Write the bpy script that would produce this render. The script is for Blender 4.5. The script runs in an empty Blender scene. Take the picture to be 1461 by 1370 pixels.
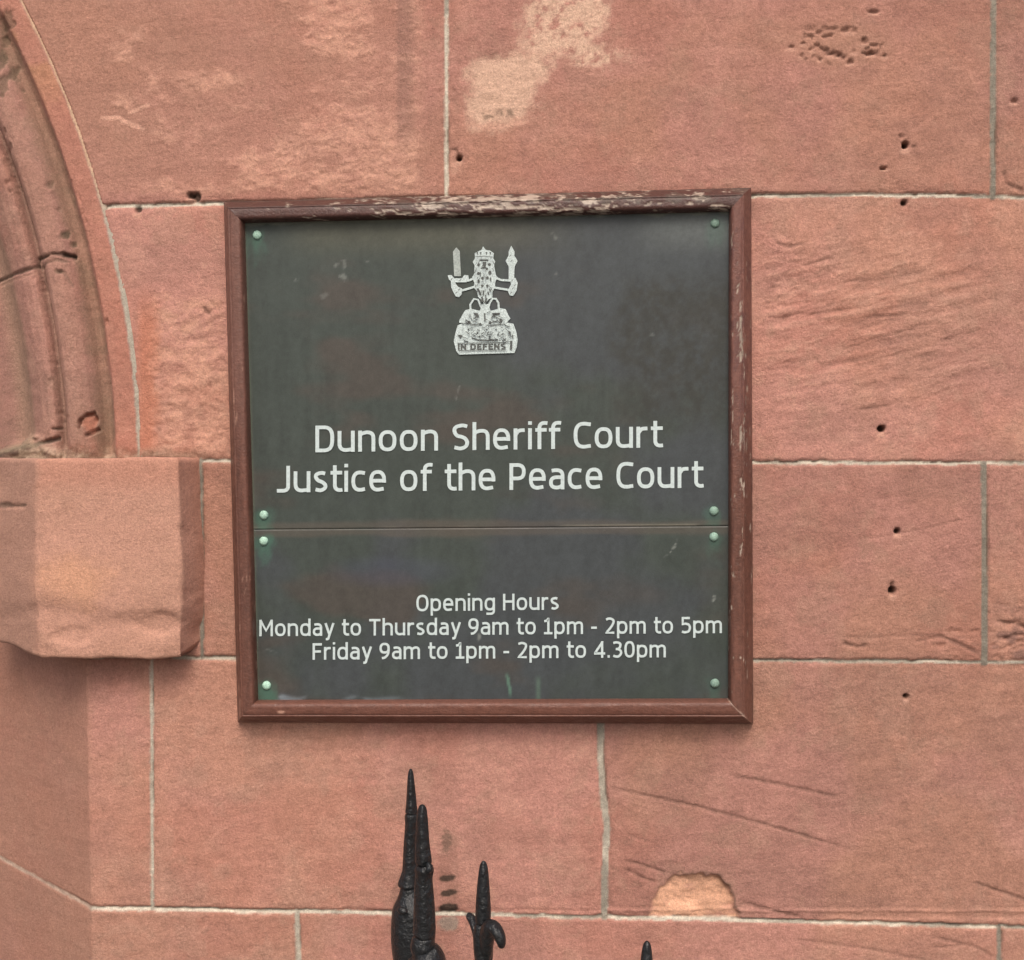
import bpy, bmesh, math, random
import numpy as np
from mathutils import Matrix, Vector

scene = bpy.context.scene
C = scene.collection
RAD = math.radians

# ------------------------------------------------------------------ camera
YAW, PITCH, ROLL = RAD(3.8524), RAD(-1.7911), RAD(0.49994)
PW, PH, FPX = 1461.0, 1370.0, 1750.0          # size and focal length of the survey photo, in its pixels


def rot(yaw, pitch, roll):
    cy, sy, cp, sp, cr, sr = math.cos(yaw), math.sin(yaw), math.cos(pitch), math.sin(pitch), math.cos(roll), math.sin(roll)
    return (np.array([[cy, -sy, 0], [sy, cy, 0], [0, 0, 1]]) @ np.array([[1, 0, 0], [0, cp, -sp], [0, sp, cp]])
            @ np.array([[cr, 0, sr], [0, 1, 0], [-sr, 0, cr]]))


RM = rot(YAW, PITCH, ROLL)
EYE = 1.62                                     # eye level above the pavement
ORG = np.array([0.0, 0.0, EYE - 0.0547])       # world point of the sign's wall that the lens axis meets
CAM = ORG - RM @ np.array([0, 1.75, 0])

cam_d = bpy.data.cameras.new("camera")
cam = bpy.data.objects.new("camera", cam_d)
C.objects.link(cam)
m = Matrix.Identity(4)
right, fwdv, up = RM[:, 0], RM[:, 1], RM[:, 2]
for i in range(3):
    m[i][0], m[i][1], m[i][2], m[i][3] = right[i], up[i], -fwdv[i], CAM[i]
cam.matrix_world = m
cam_d.sensor_fit = 'HORIZONTAL'
cam_d.sensor_width = 36.0
cam_d.lens = 36.0 * FPX / PW
cam_d.clip_start, cam_d.clip_end = 0.05, 500
scene.camera = cam

# ------------------------------------------------------------------ sky, sun, exposure
SUN_EL, SUN_AZ = RAD(50), RAD(3)              # overcast: broad light from high up, square to the wall
world = bpy.data.worlds.new("World")
scene.world = world
world.use_nodes = True
wn = world.node_tree
wn.nodes.clear()
sky = wn.nodes.new('ShaderNodeTexSky')
sky.sky_type = 'NISHITA'
sky.sun_disc = False
sky.sun_elevation = SUN_EL
sky.sun_rotation = math.pi + SUN_AZ * -1.0
sky.air_density, sky.dust_density, sky.ozone_density = 1.0, 6.0, 0.6
bgn = wn.nodes.new('ShaderNodeBackground')
bgn.inputs[1].default_value = 0.15
won = wn.nodes.new('ShaderNodeOutputWorld')
wn.links.new(sky.outputs[0], bgn.inputs[0])
wn.links.new(bgn.outputs[0], won.inputs[0])
sun_d = bpy.data.lights.new("sun", 'SUN')
sun_d.energy = 1.5
sun_d.angle = RAD(26)
sun_d.color = (1.0, 0.955, 0.91)
sun = bpy.data.objects.new("sun", sun_d)
C.objects.link(sun)
sdir = Vector((math.sin(SUN_AZ) * math.cos(SUN_EL), -math.cos(SUN_AZ) * math.cos(SUN_EL), math.sin(SUN_EL)))
sun.rotation_euler = sdir.to_track_quat('Z', 'Y').to_euler()
sun.location = (0, -3, 5)
scene.view_settings.view_transform = 'Standard'
scene.view_settings.look = 'None'
scene.view_settings.exposure = 0.28
scene.view_settings.gamma = 1.0


# ------------------------------------------------------------------ survey maths: photo pixel <-> point on a plane y = const
def back(px, py, y=0.0):
    px, py = np.asarray(px, float), np.asarray(py, float)
    d = np.stack([(px - PW / 2) / FPX, np.ones_like(px), -(py - PH / 2) / FPX], -1) @ RM.T
    t = (y - CAM[1]) / d[..., 1]
    return CAM + t[..., None] * d


def fwd(X, Y, Z):
    q = np.stack([X - CAM[0], Y - CAM[1], Z - CAM[2]], -1) @ RM
    return PW / 2 + FPX * q[..., 0] / q[..., 1], PH / 2 - FPX * q[..., 2] / q[..., 1]


# ------------------------------------------------------------------ numpy noise
def vnoise(x, y, seed):
    rng = np.random.RandomState(seed)
    tab = rng.rand(512, 512)
    xi, yi = np.floor(x).astype(int), np.floor(y).astype(int)
    fx, fy = x - xi, y - yi
    fx, fy = fx * fx * fx * (fx * (fx * 6 - 15) + 10), fy * fy * fy * (fy * (fy * 6 - 15) + 10)
    a, b = xi & 511, (xi + 1) & 511
    c, d = yi & 511, (yi + 1) & 511
    return (tab[a, c] * (1 - fx) + tab[b, c] * fx) * (1 - fy) + (tab[a, d] * (1 - fx) + tab[b, d] * fx) * fy


def fbm(x, y, size, seed, octv=4, gain=0.5):
    """-1..1 fractal noise; size = width of the largest lumps in the units of x, y"""
    r, amp, tot, k = 0, 1.0, 0, 1.0 / size
    for o in range(octv):
        r = r + amp * (vnoise(x * k + 17.3 * o + 100, y * k + 9.1 * o + 100, seed + o) * 2 - 1)
        tot += amp
        amp *= gain
        k *= 2.03
    return r / tot * 1.6


def sstep(a, b, x):
    t = np.clip((x - a) / (b - a), 0, 1)
    return t * t * (3 - 2 * t)


def segdist(x, y, pts):
    """distance to a polyline and the run along it"""
    best = np.full(x.shape, 1e9)
    run = np.zeros(x.shape)
    acc = 0
    for (x0, y0), (x1, y1) in zip(pts[:-1], pts[1:]):
        dx, dy = x1 - x0, y1 - y0
        L = math.hypot(dx, dy)
        t = np.clip(((x - x0) * dx + (y - y0) * dy) / (L * L), 0, 1)
        dd = np.hypot(x - x0 - t * dx, y - y0 - t * dy)
        w = dd < best
        best = np.where(w, dd, best)
        run = np.where(w, acc + t * L, run)
        acc += L
    return best, run / acc


def polydist(x, y, pts):
    """signed distance to a closed polygon, negative inside"""
    d, _ = segdist(x, y, list(pts) + [pts[0]])
    ins = np.zeros(x.shape, bool)
    n = len(pts)
    for i in range(n):
        x0, y0 = pts[i]
        x1, y1 = pts[(i + 1) % n]
        c = ((y0 > y) != (y1 > y)) & (x < (x1 - x0) * (y - y0) / (y1 - y0 + 1e-12) + x0)
        ins ^= c
    return np.where(ins, -d, d)


def mix(col, new, w):
    return col * (1 - w[..., None]) + np.asarray(new) * w[..., None]


# ------------------------------------------------------------------ material helpers
def new_mat(name):
    mt = bpy.data.materials.new(name)
    mt.use_nodes = True
    nt = mt.node_tree
    nt.nodes.clear()
    out = nt.nodes.new('ShaderNodeOutputMaterial')
    b = nt.nodes.new('ShaderNodeBsdfPrincipled')
    nt.links.new(b.outputs[0], out.inputs[0])
    return mt, nt, b


def N(nt, typ, **kw):
    n = nt.nodes.new(typ)
    for k, v in kw.items():
        setattr(n, k, v)
    return n


def noise(nt, vec, scale, detail=4, rough=0.6):
    n = N(nt, 'ShaderNodeTexNoise')
    n.inputs['Scale'].default_value = scale
    n.inputs['Detail'].default_value = detail
    n.inputs['Roughness'].default_value = rough
    nt.links.new(vec, n.inputs['Vector'])
    return n.outputs['Fac']


def remap(nt, fac, a, b, lo, hi):
    r = N(nt, 'ShaderNodeMapRange')
    r.inputs[1].default_value, r.inputs[2].default_value = a, b
    r.inputs[3].default_value, r.inputs[4].default_value = lo, hi
    nt.links.new(fac, r.inputs[0])
    return r.outputs[0]


def scale_col(nt, col, fac):
    v = N(nt, 'ShaderNodeVectorMath', operation='SCALE')
    nt.links.new(col, v.inputs[0])
    nt.links.new(fac, v.inputs['Scale'])
    return v.outputs[0]


def attr_mat(name, rough, grains, bumps, spec=0.5, stretch=(1, 1, 1), rough_noise=None):
    """material whose colour is the surface's own painted-on 'Col' pattern with procedural grain and bump"""
    mt, nt, b = new_mat(name)
    at = N(nt, 'ShaderNodeAttribute', attribute_name='Col')
    tc = N(nt, 'ShaderNodeTexCoord')
    mp = N(nt, 'ShaderNodeMapping')
    mp.inputs['Scale'].default_value = stretch
    nt.links.new(tc.outputs['Object'], mp.inputs[0])
    col = at.outputs['Color']
    for sc, lo, hi in grains:
        col = scale_col(nt, col, remap(nt, noise(nt, mp.outputs[0], sc, 3, 0.65), 0.28, 0.72, lo, hi))
    nt.links.new(col, b.inputs['Base Color'])
    b.inputs['Roughness'].default_value = rough
    if rough_noise:
        nt.links.new(remap(nt, noise(nt, mp.outputs[0], rough_noise[0], 5, 0.6), 0.3, 0.7, rough_noise[1], rough_noise[2]), b.inputs['Roughness'])
    b.inputs['Specular IOR Level'].default_value = spec
    prev = None
    for sc, dist in bumps:
        bp = N(nt, 'ShaderNodeBump')
        bp.inputs['Distance'].default_value = dist
        bp.inputs['Strength'].default_value = 1.0
        nt.links.new(noise(nt, mp.outputs[0], sc, 4, 0.6), bp.inputs['Height'])
        if prev:
            nt.links.new(prev, bp.inputs['Normal'])
        prev = bp.outputs[0]
    if prev:
        nt.links.new(prev, b.inputs['Normal'])
    return mt


STONE = attr_mat('red_sandstone', 0.92, [(560, 0.80, 1.20), (210, 0.86, 1.14), (70, 0.93, 1.07)], [(900, 0.0012), (260, 0.0014)], spec=0.25)
PAINTWOOD = attr_mat('weathered_brown_paint', 0.45, [(160, 0.80, 1.20)], [(300, 0.0009)], spec=0.35, rough_noise=(60, 0.34, 0.6))
PLATE = attr_mat('dull_bronze_plate', 0.42, [(420, 0.90, 1.10), (60, 0.93, 1.07)], [(500, 0.00012)], spec=0.36, rough_noise=(25, 0.40, 0.58))
VERDI = attr_mat('verdigris_bolt', 0.55, [(500, 0.8, 1.2)], [(700, 0.0006)], spec=0.5)


def plain_mat(name, colr, rough, grain=(300, 0.9, 1.1), bump=None, spec=0.5):
    mt, nt, b = new_mat(name)
    tc = N(nt, 'ShaderNodeTexCoord')
    rgb = N(nt, 'ShaderNodeRGB')
    rgb.outputs[0].default_value = (*colr, 1)
    nt.links.new(scale_col(nt, rgb.outputs[0], remap(nt, noise(nt, tc.outputs['Object'], grain[0]), 0.28, 0.72, grain[1], grain[2])), b.inputs['Base Color'])
    b.inputs['Roughness'].default_value = rough
    b.inputs['Specular IOR Level'].default_value = spec
    if bump:
        bp = N(nt, 'ShaderNodeBump')
        bp.inputs['Distance'].default_value = bump[1]
        nt.links.new(noise(nt, tc.outputs['Object'], bump[0]), bp.inputs['Height'])
        nt.links.new(bp.outputs[0], b.inputs['Normal'])
    return mt


WHITE = plain_mat('white_enamel', (0.45, 0.525, 0.520), 0.55, (260, 0.86, 1.12), spec=0.3)
WORNW = plain_mat('worn_white_enamel', (0.47, 0.545, 0.535), 0.55, (520, 0.50, 1.30), spec=0.3)
GREYW = plain_mat('thin_white_enamel', (0.30, 0.34, 0.32), 0.55, (420, 0.7, 1.3), spec=0.3)
INK = plain_mat('dark_enamel', (0.06, 0.065, 0.06), 0.5)
IRON = plain_mat('black_gloss_paint', (0.009, 0.010, 0.011), 0.33, (90, 0.7, 1.4), (110, 0.0042), spec=0.40)
PAVE = plain_mat('grey_paving', (0.15, 0.14, 0.13), 0.9, (20, 0.8, 1.2), (60, 0.004))
DOORW = plain_mat('dark_door_timber', (0.05, 0.03, 0.022), 0.5, (40, 0.7, 1.3))


# ------------------------------------------------------------------ object helpers
def link(name, me, mat=None, parent=None, smooth=True):
    o = bpy.data.objects.new(name, me)
    C.objects.link(o)
    if mat:
        me.materials.append(mat)
    me.polygons.foreach_set('use_smooth', np.full(len(me.polygons), smooth, bool))
    if parent:
        o.parent = parent
    return o


def empty(name, loc, label, cat, group=None):
    o = bpy.data.objects.new(name, None)
    o.empty_display_size = 0.1
    C.objects.link(o)
    o.location = loc
    o['label'], o['category'] = label, cat
    if group:
        o['group'] = group
    return o


def np_mesh(name, V, Fq, col=None):
    me = bpy.data.meshes.new(name)
    me.vertices.add(len(V))
    me.vertices.foreach_set('co', np.ascontiguousarray(V, dtype=np.float32).ravel())
    nf = len(Fq)
    me.loops.add(nf * 4)
    me.loops.foreach_set('vertex_index', np.ascontiguousarray(Fq, dtype=np.int32).ravel())
    me.polygons.add(nf)
    me.polygons.foreach_set('loop_start', np.arange(nf, dtype=np.int32) * 4)
    me.update(calc_edges=True)
    if col is not None:
        a = me.attributes.new('Col', 'FLOAT_COLOR', 'POINT')
        c4 = np.ones((len(V), 4), np.float32)
        c4[:, :3] = np.clip(col, 0.004, 0.9)
        a.data.foreach_set('color', c4.ravel())
    return me


def grid_faces(nu, nv, flip=False):
    i = np.arange(nu * nv).reshape(nu, nv)
    q = np.stack([i[:-1, :-1], i[1:, :-1], i[1:, 1:], i[:-1, 1:]], -1)
    if flip:
        q = q[..., ::-1]
    return q.reshape(-1, 4)


def drop_unused(V, F, col):
    used = np.zeros(len(V), bool)
    used[F.ravel()] = True
    idx = np.cumsum(used) - 1
    return V[used], idx[F], col[used]


# ================================================================== THE SANDSTONE WALL
wall = empty('stone_wall', (0, 0, 0), 'red sandstone ashlar wall with pale mortar joints and a moulded doorway arch', 'wall')
wall['kind'] = 'thing'

# stone colours (linear albedo)
PINK = np.array([0.388, 0.194, 0.154])
TAN = np.array([0.378, 0.196, 0.140])
RED = np.array([0.345, 0.154, 0.112])
DULL = np.array([0.275, 0.148, 0.116])
PALE = np.array([0.520, 0.300, 0.220])
CREAM = np.array([0.530, 0.475, 0.385])
GREYM = np.array([0.225, 0.200, 0.160])
MOSS = np.array([0.150, 0.120, 0.075])
DIRT_SHADE = np.array([0.075, 0.050, 0.036])  # serves real dirt and also painted shade lines


def stone_colour(x, y, seed=0):
    big = fbm(x, y, 330, 11 + seed, 4)
    mid = fbm(x, y, 90, 31 + seed, 4)
    col = mix(np.broadcast_to(PINK, x.shape + (3,)), TAN, sstep(-0.25, 0.45, big + 0.3 * mid))
    col = mix(col, RED, 0.50 * sstep(0.0, 0.7, fbm(x, y, 150, 51 + seed, 4)))
    col = mix(col, DULL, 0.42 * sstep(0.0, 0.7, fbm(x, y * 1.6, 120, 71 + seed, 5)))
    col = mix(col, PALE, 0.20 * sstep(0.15, 0.8, fbm(x, y, 60, 91 + seed, 5, 0.65)))
    col = mix(col, np.array([0.35, 0.205, 0.150]), 0.40 * sstep(0.1, 0.6, fbm(x, y, 46, 98 + seed, 4, 0.7)))
    return col * (1 + 0.14 * fbm(x * 0.75, y, 11, 95 + seed, 4, 0.8) + 0.05 * (vnoise(x / 3.6 + 50, y / 3.0 + 50, 97 + seed) * 2 - 1))[..., None]


# circle of the arch's outer edge, fitted to surveyed points
ap = back(*np.array([(30, 0), (60, 54), (84, 110), (110, 169), (128, 230), (147, 300), (163.5, 352), (175, 417), (187, 490), (196, 577), (201, 644)]).T)
A_ = np.stack([2 * ap[:, 0], 2 * ap[:, 2], np.ones(len(ap))], 1)
sol = np.linalg.lstsq(A_, ap[:, 0] ** 2 + ap[:, 2] ** 2, rcond=None)[0]
ACX, ACZ = sol[0], sol[1]
AR = math.sqrt(sol[2] + ACX ** 2 + ACZ ** 2)
SPRING = float(back(201, 700)[2])
XOUT = ACX + math.sqrt(AR ** 2 - (SPRING - ACZ) ** 2)      # outer edge of the arch where it springs
print('ARCH', ACX, ACZ, AR, SPRING, XOUT)
XMID = XOUT - 0.80                                         # middle of the doorway
JX = float(back(130, 1295)[0])                             # arris of the splayed jamb
zj = float(back(130, 1295)[2])
dv = np.array([(0 - PW / 2) / FPX, 1, -(1220 - PH / 2) / FPX]) @ RM.T
tj = (zj - CAM[2]) / dv[2]
sp = CAM + tj * dv
SPLAY = sp[1] / (JX - sp[0])
print('SPLAY', SPLAY, sp)

# ---- joints, in survey pixels on the wall face: (polyline, width, colour, depth mm)
HJ = [
    ([(-1700, 302), (150, 295), (320, 290), (640, 283), (1075, 279), (1290, 278.5), (1461, 281.5), (3600, 290)], 6.5, CREAM, 4.2),
    ([(201, 656.5), (330, 658), (1075, 660), (1461, 661), (3600, 668)], 6, CREAM * 0.85, 5.0),
    ([(-1700, 932), (240, 938), (330, 939), (1075, 942), (1461, 946), (3600, 960)], 6, CREAM * 0.85, 4.2),
    ([(-1700, 1292), (130, 1296), (420, 1301), (860, 1309), (1461, 1323), (3600, 1360)], 7, CREAM * 1.05, 4.2),
    ([(-1700, -160), (3600, -190)], 7, CREAM, 4), ([(-1700, -470), (3600, -500)], 7, CREAM, 4), ([(-1700, -800), (3600, -840)], 7, CREAM, 4),
    ([(-1700, 1640), (3600, 1690)], 7, CREAM, 4), ([(-1700, 1960), (3600, 2010)], 7, CREAM, 4),
]
VJ = [
    ([(637, -165), (637, 283)], 7, CREAM * 0.95, 2.5),
    ([(1419, -172), (1417, 140), (1417, 281)], 10, GREYM, 2.5),
    ([(1404, 661), (1405, 800), (1405, 946)], 11, GREYM * 0.92, 2.5),
    ([(286, 657), (288, 939)], 7, GREYM, 3.0),
    ([(216, 938), (217, 1297)], 6, CREAM * 0.8, 2.5),
    ([(858, 942), (857, 1080), (860, 1130), (866, 1180), (863, 1240), (862, 1309)], 12, CREAM * 0.68, 2.5),
    ([(423, 1301), (426, 1370), (426, 1650)], 9, CREAM * 0.75, 3.5),
    ([(1426, 1322), (1428, 1660)], 8, GREYM, 3.0),
    ([(1010, -480), (1010, -170)], 7, CREAM, 3), ([(1830, 281), (1830, 661)], 7, CREAM, 3), ([(1960, 945), (1960, 1325)], 7, CREAM, 3),
    ([(2150, -180), (2150, 283)], 7, CREAM, 3), ([(1900, 661), (1900, 946)], 7, CREAM, 3), ([(900, 1650), (900, 1980)], 7, CREAM, 3), ([(1950, 1330), (1950, 1670)], 7, CREAM, 3),
]

# ---- grid lines: close together where the wall is seen closely, opening out beyond


def lines(a0, a1, step, lo, hi):
    mid = np.arange(a0, a1 + step / 2, step)
    up_, s = [], step
    p = mid[-1]
    while p < hi:
        s = min(s * 1.07, 0.05)
        p += s
        up_.append(min(p, hi))
    dn, s = [], step
    p = mid[0]
    while p > lo:
        s = min(s * 1.07, 0.05)
        p -= s
        dn.append(max(p, lo))
    return np.array(dn[::-1] + list(mid) + up_)


gx = lines(-0.80, 0.76, 0.0022, -3.4, 3.4)
gz = lines(EYE - 0.83, EYE + 0.74, 0.0022, -0.02, EYE + 2.3)
X, Z = np.meshgrid(gx, gz, indexing='ij')
PX, PY = fwd(X, np.zeros_like(X), Z)
x, y = PX, PY
wob = fbm(x, y, 26, 201, 4, 0.6)
wob2 = fbm(x, y, 9, 211, 3, 0.6)

col = stone_colour(x, y)
hgt = 1.5 * fbm(x, y, 170, 301, 3) + 0.55 * fbm(x, y, 30, 305, 3) + 0.28 * fbm(x, y, 8, 309, 3, 0.7)

# every stone gets its own tone and lie
row = np.zeros(x.shape, int)
for k, (pl, *_r) in enumerate(HJ):
    P = np.array(pl)
    row += (y > np.interp(x, P[:, 0], P[:, 1])).astype(int)
cidx = np.zeros(x.shape, int)
for pl, *_r in VJ:
    P = np.array(pl)
    o = np.argsort(P[:, 1])
    P = P[o]
    inside = (y > P[0, 1]) & (y < P[-1, 1])
    cidx += (inside & (x > np.interp(y, P[:, 1], P[:, 0]))).astype(int)
sid = row * 7 + cidx
rng = np.random.RandomState(5)
tone = rng.uniform(0.89, 1.08, 200)
lie = rng.uniform(-1.0, 1.0, 200)
redn = rng.uniform(0, 0.35, 200)
col = col * tone[sid][..., None]
col = mix(col, RED * 1.05, redn[sid] * 0.6)
hgt = hgt + lie[sid]

# bedding texture on the right-hand stone beside the sign
dirn = (x * 0.21 + y * 0.98)
alng = (x * 0.98 - y * 0.21)
bed = fbm(alng / 6.0, dirn, 11, 331, 4, 0.65)
wbed = sstep(1060, 1110, x) * (1 - sstep(1330, 1461, x)) * sstep(330, 390, y) * (1 - sstep(520, 640, y))
hgt = hgt + wbed * 1.5 * bed
rough_m = sstep(1075, 1095, x) * (1 - sstep(1120, 1230, x)) * sstep(315, 350, y) * (1 - sstep(430, 520, y))
hgt = hgt - rough_m * 2.2 * np.maximum(0, fbm(alng / 2.0, dirn, 10, 335, 3, 0.7))
col = mix(col, PALE, 0.30 * wbed * sstep(0.1, 0.7, bed))
col = mix(col, DULL * 0.85, 0.35 * wbed * sstep(0.05, 0.7, -bed))
# faint bedding elsewhere
bed2 = fbm(x / 7.0, y + 0.10 * x, 12, 351, 4, 0.6)
hgt = hgt + 0.35 * bed2
wcr = sstep(1310, 1350, x) * sstep(880, 910, y) * (1 - sstep(938, 945, y)) + sstep(1410, 1420, x) * sstep(840, 880, y) * (1 - sstep(938, 945, y))
hgt = hgt - 3.0 * wcr * np.maximum(0, fbm(x / 2.4, y, 10, 355, 3, 0.7))
col = mix(col, DULL * 0.8, 0.5 * wcr * sstep(0, 0.6, fbm(x / 2, y, 14, 356, 3)))

# the upper left stone: worn, scaled face with pale bloom
blk = (1 - sstep(585, 612, x + 10 * wob)) * (1 - sstep(268, 284, y))
scal = sstep(-0.25, 0.4, fbm(x / 1.6, y, 60, 361, 5, 0.66) + (y - 150) / 300.0 + (x - 330) / 700.0 + 0.12 * np.sin(x / 60))
hgt = hgt + blk * scal * (0.8 + 1.3 * fbm(x / 1.6, y, 8, 365, 4, 0.75))
col = mix(col, PALE * np.array([1.0, .96, .94]), blk * scal * np.clip(0.58 + 0.42 * fbm(x / 1.5, y, 14, 367, 5, 0.8), 0, 1))
col = mix(col, TAN * 0.93, 0.5 * blk * (1 - scal))
colmn = sstep(562, 570, x) * (1 - sstep(580, 600, x)) * (1 - sstep(170, 240, y))
col = mix(col, DULL * 0.85, 0.6 * colmn)
# scaling below it, left of the sign
blk = (1 - sstep(316, 330, x)) * sstep(206, 222, x + 8 * wob) * sstep(418, 436, y + 9 * wob) * (1 - sstep(640, 655, y))
hgt = hgt + blk * (0.2 + 1.6 * fbm(x / 1.3, y, 11, 371, 4, 0.7))
col = mix(col, PALE * np.array([1.0, .95, .92]), blk * np.clip(0.46 + 0.5 * fbm(x, y, 18, 373, 4, 0.7), 0, 0.9))
band = sstep(190, 205, x) * (1 - sstep(212, 232, x + 8 * wob)) * sstep(400, 470, y) * (1 - sstep(630, 655, y))
col = mix(col, np.array([0.42, 0.16, 0.095]), 0.65 * band)

# pale bloom patches on the stone above the sign
P1 = [(664, 108), (676, 88), (715, 75), (740, 60), (772, 78), (776, 108), (764, 140), (752, 172), (715, 182), (676, 180), (668, 150)]
P2 = [(735, 62), (745, 20), (770, -20), (860, -30), (866, 20), (850, 60), (892, 72), (893, 92), (850, 97), (800, 90), (770, 96)]
for P, a, sd in ((P1, 0.85, 381), (P2, 0.95, 391)):
    d = polydist(x, y, P) + 14 * fbm(x, y, 26, sd, 5, 0.7)
    w = 1 - sstep(-14, 11, d)
    br = 1.0 if sd == 381 else sstep(-0.75, 0.25, fbm(x, y, 12, sd + 5, 4, 0.75))
    col = mix(col, np.array([0.56, 0.37, 0.27]), a * w * br)
    hgt = hgt + w * (0.6 * fbm(x, y, 7, sd + 3, 3, 0.7) - 0.5)
d = polydist(x, y, [(683, 160), (735, 153), (733, 166), (690, 172)]) + 4 * wob2
col = mix(col, DIRT_SHADE * 2.2, 0.75 * (1 - sstep(-3, 3, d)) * sstep(-0.5, 0.3, fbm(x, y, 7, 399, 3)))
d = polydist(x, y, [(672, 176), (715, 182), (752, 170), (754, 174), (715, 187), (672, 181)])
col = mix(col, PALE * 1.05, 0.6 * (1 - sstep(-2, 3, d)))
# chalk strokes
for pl in ([(146, 168), (170, 168)], [(186, 161), (196, 157), (212, 150)], [(175, 172), (205, 185)]):
    d, _ = segdist(x, y, pl)
    col = mix(col, PALE * 1.15, 0.75 * (1 - sstep(1.2, 4.0, d + 1.2 * wob2)))

# pitted cluster, upper right
rng = np.random.RandomState(8)
pits = [(1128, 68, 9, 4), (1131, 84, 8, 7), (1143, 79, 5, 4), (1148, 52, 8, 3), (1145, 62, 5, 3), (1170, 56, 5, 4), (1158, 71, 6, 4), (1176, 75, 10, 5), (1190, 78, 12, 4),
        (1205, 84, 9, 6), (1212, 88, 6, 5), (1222, 84, 8, 4), (1240, 77, 11, 4), (1188, 46, 8, 4), (1210, 43, 12, 6), (1222, 48, 8, 4), (1234, 60, 9, 6), (1250, 61, 6, 6),
        (1246, 17, 12, 4), (1222, 28, 6, 6), (1262, 79, 6, 4), (1266, 83, 4, 4), (1218, 72, 5, 5), (1170, 85, 4, 3), (1262, 240, 7, 3), (1424, 144, 9, 3), (1446, 145, 8, 4), (1455, 190, 8, 4)]
zone = 1 - sstep(0.5, 1.15, np.hypot((x - 1196) / 85, (y - 66) / 34))
col = mix(col, TAN * np.array([0.98, 1.02, 0.98]), 0.55 * zone)
pn = sstep(0.22, 0.52, fbm(x / 2.0, y, 12, 421, 4, 0.68)) * zone
hgt = hgt - 4.0 * pn
col = mix(col, DULL * 0.7, 0.5 * pn)
for (cx, cy, rx, ry) in pits[::2] + pits[-5:-3]:
    q = np.hypot((x - cx) / rx, (y - cy) / ry) + 0.6 * wob2 + 0.3 * wob
    w = 1 - sstep(0.35, 1.0, q)
    hgt = hgt - 4.5 * w
    col = mix(col, DULL * 0.62, 0.55 * w)
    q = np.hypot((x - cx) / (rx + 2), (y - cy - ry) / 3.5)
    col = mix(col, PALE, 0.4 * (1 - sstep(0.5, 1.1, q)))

# stepped scar cracks: (polyline, width, depth)
CR = [
    ([(872, 1124), (935, 1138), (1000, 1152), (1090, 1176), (1215, 1212)], 2.2, 1.9), ([(1040, 1106), (1110, 1119), (1200, 1138)], 2.8, 1.8),
    ([(893, 1228), (925, 1237), (952, 1247)], 2.0, 2.2), ([(892, 1240), (915, 1252), (934, 1259)], 2.0, 2.2), ([(895, 1190), (930, 1203)], 1.5, 0.9),
    ([(1385, 1258), (1425, 1272), (1461, 1284), (1520, 1300)], 2.4, 2.4), ([(1060, 1289), (1120, 1303), (1150, 1312)], 2.4, 2.0),
    ([(1202, 917), (1222, 923), (1238, 921)], 2.6, 3.0), ([(1190, 908), (1240, 910), (1330, 905)], 1.4, 1.0), ([(1300, 917), (1345, 907)], 1.4, 1.2),
    ([(1419, 886), (1440, 888), (1470, 895)], 2.6, 3.0), ([(1420, 862), (1440, 864)], 2.0, 1.6), ([(1335, 905), (1370, 920), (1395, 932)], 3.0, 2.4),
    ([(1210, 770), (1260, 766), (1330, 752), (1390, 738)], 1.8, 0.8), ([(1105, 345), (1125, 352), (1150, 346)], 2.4, 2.0), ([(1110, 370), (1150, 378), (1190, 366)], 2.0, 1.6),
    ([(1190, 404), (1260, 398), (1330, 386)], 1.8, 1.0), ([(1150, 450), (1225, 438)], 1.8, 1.2), ([(1230, 454), (1300, 448)], 1.8, 1.1), ([(1190, 502), (1260, 480), (1310, 470)], 1.8, 1.1),
    ([(1175, 524), (1225, 514), (1290, 506)], 1.8, 1.0), ([(1225, 585), (1275, 578)], 2.2, 1.2), ([(1100, 1100), (1050, 1085), (930, 1072)], 1.6, 0.5),
    ([(1435, 262), (1448, 268), (1461, 272)], 3, 3), ([(1432, 245), (1436, 262)], 2.5, 2.2), ([(1330, 1336), (1395, 1352), (1420, 1368)], 2.5, 1.4), ([(1330, 1352), (1370, 1349)], 2.5, 1.4),
    ([(1128, 1340), (1230, 1352), (1330, 1372)], 2.5, 1.0), ([(60, 470 + 640), (120, 1105)], 2, 0.5),
    ([(700, 585), (705, 590)], 1, .1), ([(1288, 196), (1282, 193)], 2.4, 4.0), ([(1300, 209), (1308, 211)], 1.8, 2.0), ([(1272, 830), (1272, 842)], 1.8, 5.0),
    ([(644, 213), (651, 214), (654, 222)], 2.0, 3.0), ([(290, 437), (293, 445), (300, 448)], 2.4, 3.0), ([(302, 434), (306, 438)], 1.8, 2.0),
]
for pl, w, dp in CR:
    d, t = segdist(x, y, pl)
    tap = np.clip(np.minimum(t, 1 - t) * 6 + 0.25, 0, 1)
    d = d + 1.0 * wob2
    g = (1 - sstep(0.2 * w, 1.5 * w, d)) * tap
    hgt = hgt - dp * g
    col = mix(col, DULL * 0.55, 0.58 * g * min(1.0, dp / 2.0))  # dirt in the cracks, deepened to stand in for missing crack shade

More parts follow.
